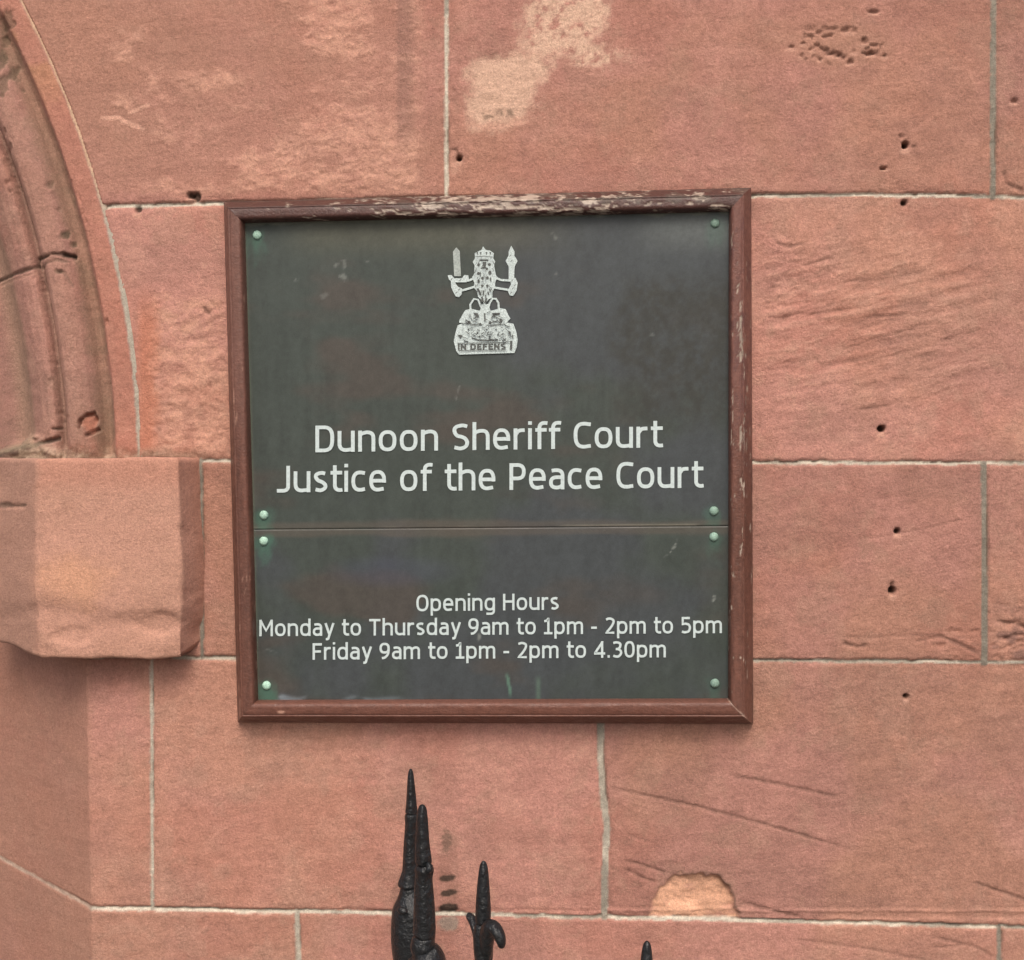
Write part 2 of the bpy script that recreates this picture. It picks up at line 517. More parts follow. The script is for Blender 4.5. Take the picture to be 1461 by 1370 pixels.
# spalled half-round scar at the foot of the right-hand stone, fresh orange stone inside
SC = [(926, 1312), (931, 1283), (938, 1266), (957, 1252), (975, 1245), (1005, 1246), (1028, 1252), (1040, 1268), (1049, 1288), (1056, 1305), (1052, 1315)]
d = polydist(x, y, SC) + 2.5 * wob2 + 2.4 * wob
w = 1 - sstep(-4.5, 1.0, d)
fresh = np.array([0.54, 0.300, 0.195])
hgt = hgt - w * (4.0 + 6.0 * sstep(960, 1045, x) * 1.0 + 2.4 * fbm(x / 1.8, y, 20, 411, 4, 0.7) - 3.0 * sstep(1275, 1310, y))
fc = np.broadcast_to(fresh, x.shape + (3,)) * (1 + 0.30 * fbm(x / 2, y, 22, 415, 4, 0.7))[..., None]
fc = mix(fc, PINK * 0.95, 0.55 * sstep(0.0, 0.6, fbm(x / 2.5, y, 26, 417, 4, 0.7) + (y - 1285) / 90.0))
col = col * (1 - w[..., None]) + fc * w[..., None]
rim = 1 - sstep(0.5, 2.6, np.abs(d - 0.3))
col = mix(col, DIRT_SHADE * 2.0, 0.55 * rim * (0.35 + 0.65 * sstep(975, 1045, x)) * (1 - sstep(1300, 1312, y)))  # shadow of the scar's upper right edge, painted into the colour

# black paint dabs beside the railing, plus a soft dark patch by the bulb
for cx, cy, rx, ry, a, c in [(637, 1200, 8, 20, 0.62, DIRT_SHADE * 1.7), (638, 1253, 13, 6, 0.93, DIRT_SHADE * 0.45), (640, 1274, 14, 5, 0.93, DIRT_SHADE * 0.45), (640, 1297, 15, 9, 0.95, DIRT_SHADE * 0.4), (643, 1302, 6, 6, 0.95, DIRT_SHADE * 0.4),
                             (566, 1276, 11, 15, 0.4, DIRT_SHADE * 2), (641, 1245, 16, 62, 0.22, DIRT_SHADE * 2.2), (640, 1317, 17, 12, 0.7, GREYM * 1.1)]:
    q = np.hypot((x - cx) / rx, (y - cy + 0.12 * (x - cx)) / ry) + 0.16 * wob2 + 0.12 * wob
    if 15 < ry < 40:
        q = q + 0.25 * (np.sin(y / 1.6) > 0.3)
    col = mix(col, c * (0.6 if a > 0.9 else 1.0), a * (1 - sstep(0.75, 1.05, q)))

# mortar joints
for pl, wd, mc, dp in HJ + VJ:
    wd = wd * 0.84 - 0.3
    hor = abs(pl[0][0] - pl[-1][0]) > abs(pl[0][1] - pl[-1][1])
    if hor:
        P = np.array(pl)
        yl = np.interp(x, P[:, 0], P[:, 1])
        s = (y - yl) + 1.1 * wob + 0.8 * wob2
        d = np.abs(s)
        if pl[0][0] > 0:
            d = np.where(x < pl[0][0], 99, d)
    else:
        d, _ = segdist(x, y, pl)
        d = d + 0.7 * wob2
    chipn = np.maximum(0, fbm(x, y, 34, 431, 3, 0.6) - 0.32) * 14          # broken arrises
    d2 = d - chipn * (d < 26)
    wear = 1 - sstep(wd * 0.5, wd * 0.5 + 3.5, d2)
    mort = 1 - sstep(wd * 0.5 - 0.8, wd * 0.5 + 0.8, d)
    hgt = hgt - 1.0 * wear
    hm = -0.62 * dp + 0.7 * fbm(x, y, 12, 441, 3, 0.6) + 0.5 * wob2
    hgt = hgt * (1 - mort) + hm * mort
    mcol = np.broadcast_to(mc, x.shape + (3,)) * (1 + 0.16 * fbm(x, y, 40, 451, 4, 0.65) + 0.10 * wob2)[..., None]
    mcol = mix(mcol, GREYM * 0.8, 0.55 * sstep(0.1, 0.7, fbm(x, y, 70, 455, 4)))
    col = col * (1 - mort[..., None]) + mcol * mort[..., None]
    if not hor:                                                               # shrinkage crack down one side
        xl = np.interp(y, [p[1] for p in pl], [p[0] for p in pl])
        ck = (1 - sstep(0.4, 1.8, np.abs(x - xl - wd * 0.5 + 0.8 * wob2))) * sstep(-0.1, 0.4, fbm(x * 0, y, 70, 463, 4)) * (d < wd)
        hgt = hgt - 2.5 * ck
        col = mix(col, DIRT_SHADE * 1.6, 0.65 * ck)
    if hor:                                                                   # open crack along the upper lip, upper stone's shade painted in
        ck = 0.75 * (1 - sstep(0.3, 1.7, np.abs(s + wd * 0.5))) * sstep(-0.5, 0.2, fbm(x, y * 0, 120, 461, 4))
        ck = ck * (d < 50)
        hgt = hgt - 2.5 * ck
        col = mix(col, DIRT_SHADE * 1.4, 0.80 * ck)

hgt = hgt - 9.0 * (1 - sstep(AR - 0.0035, AR - 0.0005, np.hypot(X - ACX, Z - ACZ))) * (Z > SPRING) * (X > XMID)
# drilled holes
for cx, cy, r, dp in [(1291, 207, 5.2, 18), (1290, 289, 5.0, 10), (1258, 612, 5.2, 18), (1280, 758, 4.2, 14), (1273, 843, 5.4, 18), (1293, 994, 4.0, 14), (655, 226, 4.2, 14), (280, 281, 7.0, 7), (272, 279, 5, 7), (197, 299, 5, 5)]:
    q = np.hypot(x - cx, (y - cy)) + 0.5 * wob2
    w = 1 - sstep(r - 1.9, r + 0.9, q)
    hgt = hgt - dp * w
    col = mix(col, DIRT_SHADE * 0.6, 0.9 * w)
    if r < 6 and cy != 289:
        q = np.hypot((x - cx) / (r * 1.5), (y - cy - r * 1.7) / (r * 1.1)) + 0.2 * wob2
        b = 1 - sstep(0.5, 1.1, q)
        col = mix(col, PALE * 1.05, 0.6 * b * (1 - w))  # pale spall, with top light on the lower rim painted in
q = np.hypot((x - 648) / 7, (y - 240) / 12)
col = mix(col, PALE, 0.5 * (1 - sstep(0.5, 1.1, q)))
# darker stone under the big corbel, fading downward, and by its foot
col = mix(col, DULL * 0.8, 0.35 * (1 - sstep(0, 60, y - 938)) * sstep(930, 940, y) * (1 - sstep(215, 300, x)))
spl = 1 - sstep(122, 134, x)
col = mix(col, TAN * np.array([0.95, 0.97, 0.96]), 0.55 * spl * (y > 700))

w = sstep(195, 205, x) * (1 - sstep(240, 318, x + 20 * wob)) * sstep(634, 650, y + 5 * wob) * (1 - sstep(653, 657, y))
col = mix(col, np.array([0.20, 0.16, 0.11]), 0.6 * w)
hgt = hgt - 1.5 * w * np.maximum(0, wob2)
# splayed jamb of the doorway (and the same on its far side)
xm = 2 * XMID - X
inn = np.maximum(0, np.maximum(0, JX - X) * (X > XMID) + np.maximum(0, JX - xm) * (X <= XMID))
low = Z < SPRING
Yw = -hgt / 1000.0 + np.where(low, np.minimum(inn * SPLAY, 0.34), 0)
# inside of the arch and of the doorway is left open
rr = np.hypot(X - ACX, Z - ACZ)
rl = np.hypot((2 * XMID - X) - ACX, Z - ACZ)
opening = np.where(low, inn * SPLAY > 0.335, (rr < AR - 0.006) & (rl < AR - 0.006))
F = grid_faces(len(gx), len(gz))
op = opening.ravel()
keep = ~(op[F].all(1))
# no faces stretched across the springing line
lowf = low.ravel()
keep &= ~(lowf[F].any(1) & (~lowf[F]).any(1) & (inn.ravel()[F].max(1) > 0.0))
V = np.stack([X, Yw, Z], -1).reshape(-1, 3)
V, F, cc = drop_unused(V, F[keep], col.reshape(-1, 3))
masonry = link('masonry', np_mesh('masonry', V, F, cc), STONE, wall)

# ---- the moulded arch, swept round the opening
prof_u = np.array([-6, -3, 0, 5, 12, 33, 36, 40, 46, 52, 58, 63, 70, 80, 90, 100, 107, 112, 116, 120, 124, 128, 136, 150, 172, 183, 190, 205, 225, 260, 330, 430], float)
prof_h = np.array([-9, -1, -1, 2.5, 3.5, 3.0, 0, -8, -14, -17, -13, -5, 3, 8, 9, 7, 1, -8, -15, -15, -8, -5, -6, -14, -36, -50, -62, -78, -86, -108, -178, -300], float)


def build_arch(mirror):
    us = np.concatenate([np.arange(-6, 200, 1.6), np.arange(200, 431, 8)])
    a0 = math.asin(max(-1, min(1, (SPRING - 0.02 - ACZ) / AR)))
    afine = math.asin((EYE + 0.78 - ACZ) / AR) if EYE + 0.78 - ACZ < AR else 0.6
    aend = math.acos(max(-1, min(1, (XMID - ACX) / AR)))
    if mirror:
        th = np.arange(a0, aend, 0.012)
    else:
        th = np.concatenate([np.arange(a0, afine, 0.0022 / AR), np.arange(afine, aend, 0.012)])
    th = np.append(th, aend)
    T, U = np.meshgrid(th, us, indexing='ij')
    r = AR - U / 1000.0
    X = ACX + r * np.cos(T)
    Z = ACZ + r * np.sin(T)
    h = np.interp(U, prof_u, prof_h)
    h = h * (1 + 0.35 * ((U > 36) & (U < 126)))
    x, y = fwd(X, -h / 1000.0, Z)
    if mirror:
        X = np.maximum(X, XMID)
        X = 2 * XMID - X
    else:
        X = np.maximum(X, XMID)
    wob = fbm(x, y, 26, 201, 4, 0.6)
    wob2 = fbm(x, y, 9, 211, 3, 0.6)
    col = stone_colour(x, y, 3)
    along = T * AR * 1000
    w = sstep(3, 6, U) * (1 - sstep(33, 40, U))
    col = mix(col, RED * np.array([1.10, 1.05, 1.0]), 0.65 * w)
    col = mix(col, np.array([0.42, 0.22, 0.115]), 0.55 * w * (1 - sstep(60, 200, y)) * sstep(-0.3, 0.4, fbm(x, y, 60, 501, 3)))
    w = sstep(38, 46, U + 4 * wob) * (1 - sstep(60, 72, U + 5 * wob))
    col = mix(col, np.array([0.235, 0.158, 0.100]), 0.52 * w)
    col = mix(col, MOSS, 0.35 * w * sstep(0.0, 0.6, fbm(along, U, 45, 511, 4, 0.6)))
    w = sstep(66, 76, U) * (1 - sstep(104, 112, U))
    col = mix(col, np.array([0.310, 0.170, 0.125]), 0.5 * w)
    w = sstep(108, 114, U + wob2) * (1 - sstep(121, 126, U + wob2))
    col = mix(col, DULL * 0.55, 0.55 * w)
    mid = 1 - sstep(0.6, 2.2, np.abs(U - 118))
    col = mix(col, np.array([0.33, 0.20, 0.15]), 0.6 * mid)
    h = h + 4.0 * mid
    w = sstep(168, 182, U + 4 * wob)
    col = mix(col, np.array([0.28, 0.205, 0.13]), 0.55 * w * (1 - sstep(200, 240, U)))
    col = mix(col, PALE * 0.9, 0.35 * sstep(124, 140, U) * (1 - sstep(165, 175, U)) * sstep(0, 0.6, fbm(along / 1.5, U, 28, 521, 4)))
    h = h + 1.3 * fbm(along, U, 90, 531, 4) + 0.9 * fbm(along, U, 18, 535, 5, 0.7)
    chips = np.maximum(0, fbm(along, U, 30, 537, 4, 0.7) - 0.42) * 7 * ((np.abs(U - 37) < 9) | (np.abs(U - 108) < 9) | (np.abs(U - 126) < 8))
    h = h - chips
    col = mix(col, DIRT_SHADE * 2.4, 0.20 * sstep(0.1, 0.7, fbm(along / 2.5, U, 22, 539, 5, 0.7)) * sstep(36, 44, U))
    col = mix(col, np.array([0.300, 0.180, 0.135]), 0.22 * sstep(38, 46, U) + 0.12 * sstep(0, 0.5, fbm(along / 2, U, 60, 543, 4)))
    # the pointing between the hood and the wall
    mort = sstep(-6, -3.4, U + 0.8 * wob2) * (1 - sstep(2.2, 4.2, U + 0.9 * wob2))
    mc = mix(np.broadcast_to(np.array([0.50, 0.34, 0.23]), x.shape + (3,)), CREAM * 0.72, sstep(230, 330, y))
    col = col * (1 - mort[..., None]) + mc * mort[..., None]
    ck = (1 - sstep(0.4, 1.8, np.abs(U + 3.6))) * sstep(-0.3, 0.3, fbm(along, U * 0, 60, 541, 4))
    col = mix(col, DIRT_SHADE * 1.5, 0.6 * ck)
    h = h - 2.5 * ck
    # joints between the arch stones, and breaks
    def scar(pl, w, dp, a=0.8, c=DIRT_SHADE):
        nonlocal h, col
        d, t = segdist(x, y, pl)
        g = 1 - sstep(0.3 * w, 1.3 * w, d + 1.3 * wob2)
        h = h - dp * g
        col = mix(col, c, a * g)
    scar([(-40, 424), (0, 402), (22, 391), (45, 383), (56, 381)], 2.6, 4, 0.7, DIRT_SHADE * 1.5)
    scar([(-40, 432), (0, 410), (22, 399), (50, 391)], 2.2, 1, 0.4, PALE)
    scar([(56, 381), (58, 370), (72, 362), (90, 362), (104, 366)], 2.6, 5, 0.75)
    scar([(90, 364), (106, 367)], 4.0, 7, 0.9, DIRT_SHADE * 0.8)
    scar([(62, 385), (66, 376), (80, 371), (100, 374)], 2.0, 2, 0.5, DIRT_SHADE * 2)
    scar([(82, 387), (92, 390), (104, 409)], 2.0, 2, 0.4, DIRT_SHADE * 2)
    scar([(22, 653), (26, 646), (45, 638), (72, 628), (82, 626)], 3.6, 7, 0.85)
    scar([(112, 610), (113, 600), (122, 592), (134, 590), (137, 600)], 2.6, 6, 0.85, np.array([0.10, 0.035, 0.022]))
    scar([(124, 620), (132, 616), (139, 613)], 3.4, 8, 0.9, np.array([0.09, 0.035, 0.022]))
    scar([(74, 612), (88, 612)], 2.6, 4, 0.7, DIRT_SHADE * 1.3)
    q = np.hypot((x - 126) / 13, (y - 604) / 14) + 0.2 * wob2
    w = 1 - sstep(0.6, 1.1, q)
    h = h - 6 * w
    col = mix(col, np.array([0.42, 0.17, 0.11]), 0.7 * w)
    for cx, cy, rx, ry, a in [(12, 30, 10, 22, 0.5), (3, 120, 9, 20, 0.55), (92, 337, 9, 8, 0.8), (104, 350, 6, 6, 0.7), (2, 88, 9, 16, 0.7), (20, 108, 8, 14, 0.6), (8, 60, 8, 9, 0.5), (33, 130, 5, 8, 0.5), (70, 265, 6, 5, 0.4), (84, 300, 4, 5, 0.3), (82, 387, 6, 4, 0.6)]:
        q = np.hypot((x - cx) / rx, (y - cy) / ry) + 0.4 * wob2 + 0.3 * wob
        w = 1 - sstep(0.5, 1.15, q)
        col = mix(col, MOSS * 0.6, a * w)
        h = h - 3 * w
    # ragged dirty mortar where the mouldings meet the corbel
    foot = sstep(622, 648, y + 10 * wob - 12 * sstep(60, 90, x)) * (1 - sstep(175, 260, U) * 0) * (x > 18)
    h = h * (1 - 0.6 * foot) + foot * (-2 + 5 * wob + 3 * wob2)
    fc = mix(np.broadcast_to(np.array([0.25, 0.19, 0.13]), x.shape + (3,)), np.array([0.40, 0.30, 0.22]), sstep(0.0, 0.5, fbm(x, y, 16, 561, 4, 0.7)))
    fc = mix(fc, DIRT_SHADE * 1.3, sstep(0.1, 0.6, fbm(x, y, 13, 571, 4, 0.7)))
    col = col * (1 - 0.8 * foot[..., None]) + fc * 0.8 * foot[..., None]
    V = np.stack([X, -h / 1000.0, Z], -1).reshape(-1, 3)
    return np_mesh('arch_moulding', V, grid_faces(*T.shape, flip=not mirror), col.reshape(-1, 3))


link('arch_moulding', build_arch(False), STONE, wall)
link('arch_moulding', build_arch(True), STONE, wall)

# ---- corbel block that the hood moulding lands on
CD = 0.056


def build_corbel():
    B = back(52, 800, -CD)
    Cc = back(257, 800, -CD * 0.92)
    Dd = back(289, 800, 0.004)
    Ad = B + np.array([-0.17, 0.17 * SPLAY, 0])
    plan = [(Ad[0], Ad[1]), (B[0], B[1]), (Cc[0], Cc[1]), (Dd[0], Dd[1])]
    ss, pts, nrm = [], [], []
    step = 0.0026
    for (p, q) in zip(plan[:-1], plan[1:]):
        p, q = np.array(p), np.array(q)
        L = np.linalg.norm(q - p)
        n = max(2, int(L / step))
        t = np.arange(n) / n
        pts.append(p + t[:, None] * (q - p))
    pts.append(np.array(plan[-1])[None])
    P = np.concatenate(pts)
    Ps = P.copy()
    for _ in range(1):                                           # worn arrises
        Ps[1:-1] = 0.25 * Ps[:-2] + 0.5 * Ps[1:-1] + 0.25 * Ps[2:]
    tang = np.gradient(Ps, axis=0)
    tang /= np.linalg.norm(tang, axis=1)[:, None]
    nor = np.stack([tang[:, 1], -tang[:, 0]], 1)
    n = len(P)
    # top and bottom edge heights follow the worn block
    xi, yi = fwd(Ps[:, 0], Ps[:, 1], np.full(n, 1.5))
    ztop = np.array([back(a, b, 0)[2] for a, b in [(150, 700)]])[0]
    zt = back(np.full(n, 150.0), np.full(n, 654.5), -CD)[:, 2] + 0.0015 * fbm(np.arange(n) * 1.0, np.zeros(n), 30, 601, 3)
    zb = back(np.full(n, 150.0), np.full(n, 940.0), -CD)[:, 2]
    zb = zb + 0.010 * sstep(250, 290, xi) + 0.006 * (1 - sstep(0, 60, xi)) + 0.002 * fbm(np.arange(n) * 1.0, np.zeros(n), 24, 605, 3)
    m_ = 112
    tt = np.linspace(0, 1, m_)
    S, T = np.meshgrid(np.arange(n), tt, indexing='ij')
    Zc = zb[:, None] + (zt - zb)[:, None] * T
    Xc = np.repeat(Ps[:, 0][:, None], m_, 1)
    Yc = np.repeat(Ps[:, 1][:, None], m_, 1)
    x, y = fwd(Xc, Yc, Zc)
    wob = fbm(x, y, 26, 611, 4, 0.6)
    h = 2.2 * fbm(x, y, 95, 615, 3) + 0.5 * fbm(x, y, 24, 617, 4, 0.6)
    # broken lower part: a ridge, then a hollow
    yr = np.interp(x, [-80, 0, 40, 60, 120, 160, 200, 258, 290], [868, 866, 858, 846, 862, 870, 872, 868, 880]) + 3 * wob
    low = sstep(-8, 22, y - yr)
    h = h - 3.2 * low * (1 - 0.6 * sstep(22, 66, y - yr))
    q = np.hypot((x - 225) / 40, (y - 890) / 20) + 0.2 * wob
    h = h - 4.0 * (1 - sstep(0.5, 1.1, q))
    q = np.hypot((x - 105) / 34, (y - 908) / 16) + 0.3 * wob
    h = h - 3.0 * (1 - sstep(0.4, 1.1, q))
    h = h + 2.5 * (1 - sstep(0, 90, np.abs(y - 835)))
    q = np.hypot((x - 22) / 22, (y - 722) / 5) + 0.4 * wob
    h = h - 3.0 * (1 - sstep(0.5, 1.1, q))
    for cx, cy, rad, dep in [(262, 935, 26, 8), (60, 938, 30, 6), (150, 942, 34, 4), (215, 940, 24, 5), (52, 870, 18, 4), (260, 760, 16, 3), (258, 850, 20, 4), (100, 655, 22, 3), (235, 655, 18, 3), (52, 700, 14, 3), (10, 936, 26, 5), (20, 870, 26, 3), (285, 900, 18, 5), (185, 886, 26, 3), (120, 892, 22, 2.5), (75, 905, 18, 2.5)]:
        q = np.hypot(x - cx, (y - cy) * 1.25) / rad + 0.35 * wob + 0.12 * fbm(x, y, 9, 641, 3)
        h = h - 0.6 * dep * np.clip(1.0 - q, 0, 0.6)
    # rounded top and bottom edges
    edge = np.minimum(T, 1 - T) * (zt - zb)[:, None] * 1000
    h = h - 2.5 * (1 - sstep(0, 5, edge)) ** 2
    Xc = Xc + nor[:, 0][:, None] * h / 1000
    Yc = Yc + nor[:, 1][:, None] * h / 1000
    col = stone_colour(x, y, 9)
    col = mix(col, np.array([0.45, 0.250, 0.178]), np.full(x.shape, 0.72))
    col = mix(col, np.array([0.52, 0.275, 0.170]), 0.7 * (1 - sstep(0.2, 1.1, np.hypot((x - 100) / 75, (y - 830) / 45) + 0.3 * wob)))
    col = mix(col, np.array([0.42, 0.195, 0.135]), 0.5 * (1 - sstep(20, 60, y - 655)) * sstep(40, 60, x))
    col = mix(col, np.array([0.33, 0.19, 0.142]), 0.6 * (1 - sstep(42, 60, x + 6 * wob)))  # left face darkened, its shade painted into the colour
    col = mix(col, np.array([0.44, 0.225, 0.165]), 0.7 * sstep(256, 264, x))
    d, _ = segdist(x, y, [(0, 722), (12, 721), (24, 722), (36, 720)])
    col = mix(col, DIRT_SHADE * 1.6, 0.7 * (1 - sstep(1.5, 4, d + 2 * wob)))
    V = np.stack([Xc, Yc, Zc], -1).reshape(-1, 3)
    F = grid_faces(n, m_)
    # closing faces above and below, running back into the wall
    base = len(V)
    backY = np.maximum(Ps[:, 1], 0.03) + 0.02
    back_pts_t = np.stack([Ps[:, 0], backY, zt], 1)
    back_pts_b = np.stack([Ps[:, 0], backY, zb], 1)
    V = np.concatenate([V, back_pts_t, back_pts_b])
    i = np.arange(n - 1)
    top = np.stack([i * m_ + m_ - 1, (i + 1) * m_ + m_ - 1, base + i + 1, base + i], 1)
    bot = np.stack([base + n + i, base + n + i + 1, (i + 1) * m_, i * m_], 1)
    F = np.concatenate([F, top, bot])
    ce = np.tile(PINK * 0.9, (2 * n, 1))
    return np_mesh('corbel', V, F, np.concatenate([col.reshape(-1, 3), ce]))


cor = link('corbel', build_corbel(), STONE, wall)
cor['label'] = 'smooth projecting corbel block with a chipped lower face'

# ---- the door itself, deep in the opening (out of the picture)
bm = bmesh.new()
hw = (XMID - (JX - 0.30 / SPLAY)) * -1 + 0.25
for k in range(9):
    w_ = 2 * abs(hw) / 9
    xx = XMID - abs(hw) + (k + 0.5) * w_
    r_ = bmesh.ops.create_cube(bm, size=1)
    bmesh.ops.scale(bm, vec=(w_ - 0.006, 0.04, EYE + 1.6), verts=r_['verts'])
    bmesh.ops.translate(bm, vec=(xx, 0.33, (EYE + 1.6) / 2), verts=r_['verts'])
me = bpy.data.meshes.new('door')
bm.to_mesh(me)
bm.free()
link('door', me, DOORW, wall, smooth=False)

# ================================================================== THE COURT SIGN
FD = 0.034                                             # how far the frame stands off the wall
PD = 0.022                                             # face of the plates
sign = empty('court_sign', tuple(back(700, 1030, 0)), 'square dark bronze court notice with white lettering in a worn brown wooden frame', 'sign')
sloc = Vector(sign.location)


def local(V, o=sloc):
    return V - np.array(o)


OUT = [(319, 288), (1072, 267.5), (1075, 1033), (339, 1031)]       # outer corners: top left, top right, bottom right, bottom left
INN = [(349, 318), (1040, 302), (1039, 997), (368, 999)]
OUTW = [back(*p, -0.006) for p in OUT]
INNW = [back(*p, -PD - 0.002) for p in INN]


def build_rail(k):
    """one mitred rail of the frame between corners k and k+1"""
    a, b = k, (k + 1) % 4
    o0, o1, i0, i1 = OUTW[a], OUTW[b], INNW[a], INNW[b]
    v = np.array([0, 0, 0.02, 0.05, 0.10, 0.16, 0.22, 0.28, 0.34, 0.40, 0.44, 0.47, 0.50, 0.54, 0.68, 0.82, 0.90, 0.95, 0.985, 1.0, 1.0])
    h = np.array([-2, 5, 8, 11, 15, 19.5, 24, 28.5, 33, 37, 39, 39.4, 38.6, 39.8, 40.5, 40.8, 40, 38, 33, 24, 12]) / 1000.0
    vv = np.interp(np.linspace(0, 1, 49), np.linspace(0, 1, len(v)), v)
    hh = np.interp(np.linspace(0, 1, 49), np.linspace(0, 1, len(v)), h)
    L = np.linalg.norm(o1 - o0)
    nu = int(L / 0.003)
    U, Vp = np.meshgrid(np.linspace(0, 1, nu), np.arange(49), indexing='ij')
    f = vv[Vp]
    oX = o0[0] + (o1[0] - o0[0]) * U
    oZ = o0[2] + (o1[2] - o0[2]) * U
    iX = i0[0] + (i1[0] - i0[0]) * U
    iZ = i0[2] + (i1[2] - i0[2]) * U
    X, Z = oX + (iX - oX) * f, oZ + (iZ - oZ) * f
    Y = -hh[Vp]
    x, y = fwd(X, Y, Z)
    s, c = (x, y) if k in (0, 2) else (y, x)                  # along the grain, across it
    wob = fbm(x, y, 22, 701 + k, 4, 0.6)
    base = np.array([0.108, 0.045, 0.031])
    col = np.broadcast_to(base, x.shape + (3,)).copy()
    gr = fbm(s / 9.0, c, 5, 711 + k, 4, 0.65)
    col = col * (1 + 0.20 * gr + 0.12 * fbm(s, c * 3, 160, 721 + k, 3))[..., None]
    Y = Y - 0.0004 * gr
    if k == 0:
        col = mix(col, np.array([0.055, 0.024, 0.020]), np.full(x.shape, 0.85))
        env = sstep(360, 700, x) * (0.75 + 0.25 * (1 - sstep(880, 960, x)))
        fl = fbm(s / 4.0, c, 5.0, 731, 5, 0.78)
        thr = 0.62 - 0.62 * env * (0.6 + 0.4 * sstep(-0.2, 0.5, fbm(s, c * 0, 130, 735, 3)))
        pk = sstep(thr - 0.02, thr + 0.18, fl) * (0.3 + 0.7 * sstep(330, 420, x))
        wd = np.array([0.31, 0.250, 0.200]) * (1 + 0.35 * fbm(s / 10, c, 4, 739, 3, 0.7))[..., None]
        col = mix(col, wd, 0.9 * pk)
        dk = sstep(0.1, 0.45, fbm(s / 3.0, c, 8, 741, 4, 0.7)) * env
        col = mix(col, np.array([0.085, 0.070, 0.055]), 0.6 * dk * (1 - pk) * (f < 0.75))
        col = mix(col, np.array([0.07, 0.05, 0.04]), 0.6 * (f < 0.10) * sstep(-0.3, 0.3, wob))
        Y = Y + 0.0012 * pk
    if k == 1:
        env = sstep(380, 520, y) * (1 - sstep(700, 800, y))
        fl = fbm(s / 7.0, c, 4.5, 751, 5, 0.76)
        strip = 1 - sstep(0.08, 0.26, np.abs(f - 0.46))
        thr = 0.75 - 0.62 * env * strip - 0.10
        pk = sstep(thr, thr + 0.15, fl)
        col = mix(col, np.array([0.185, 0.080, 0.064]), 0.5 * (1 - sstep(500, 760, y)))
        col = mix(col, np.array([0.32, 0.262, 0.21]) * (1 + 0.35 * fbm(s / 10, c, 4, 759, 3, 0.7))[..., None], 0.85 * pk)
        col = mix(col, np.array([0.07, 0.03, 0.03]), 0.4 * sstep(0.25, 0.6, fbm(s / 3, c, 9, 757, 4, .7)) * (1 - sstep(600, 800, y)) * (1 - pk))
        Y = Y + 0.001 * pk
    if k == 2:
        col = mix(col, np.array([0.128, 0.052, 0.036]), np.full(x.shape, 0.6))
        q = np.hypot((x - 401) / 6, (y - 1016) / 2.5)
        col = mix(col, PALE, 0.7 * (1 - sstep(0.5, 1.2, q)))
        q = np.abs((x - 1040) - (y - 998) * 1.0)
    if k == 3:
        col = mix(col, np.array([0.150, 0.072, 0.055]), 0.6 * (1 - sstep(480, 700, y)))
        pk = sstep(0.72, 0.9, fbm(s / 6, c, 6, 761, 4, 0.7))
        col = mix(col, PALE * 0.8, 0.35 * pk)
    # pale open mitre at the lower right corner
    if k in (1, 2):
        e = U if k == 1 else 1 - U
        mit = sstep(1 - 0.0042, 1 - 0.0015, e)
        col = mix(col, np.array([0.40, 0.28, 0.22]), 0.7 * mit * sstep(-0.6, 0.1, wob))
    V = local(np.stack([X, Y, Z], -1).reshape(-1, 3))
    return np_mesh('frame_rail', V, grid_faces(nu, 49), col.reshape(-1, 3))


for k in range(4):
    o = link('frame_rail', build_rail(k), PAINTWOOD, sign)
    if k == 0:
        o['label'] = 'top frame rail with flaking paint'
    if k == 1:
        o['label'] = 'right frame rail with pale bare wood streaks'
# backing board that carries the plates
BOLTS = [[(367, 335.5, 1), (1020, 319, .45), (376.5, 735, 1), (1018.5, 729, .6)], [(376.5, 772, 1.1), (1018.5, 766, .7), (380.5, 978, 1.3), (1020, 975, .5)]]


def quad_pt(q, u, v):
    """bilinear point in a pixel quad TL, TR, BR, BL"""
    q = np.array(q, float)
    return ((1 - v)[..., None] * ((1 - u)[..., None] * q[0] + u[..., None] * q[1]) + v[..., None] * ((1 - u)[..., None] * q[3] + u[..., None] * q[2]))


PQ = [[(347.5, 316.5), (1041.5, 300.5), (1041, 750.6), (360.5, 755.8)], [(360.5, 755.85), (1041, 750.65), (1040, 998.5), (366, 1001)]]


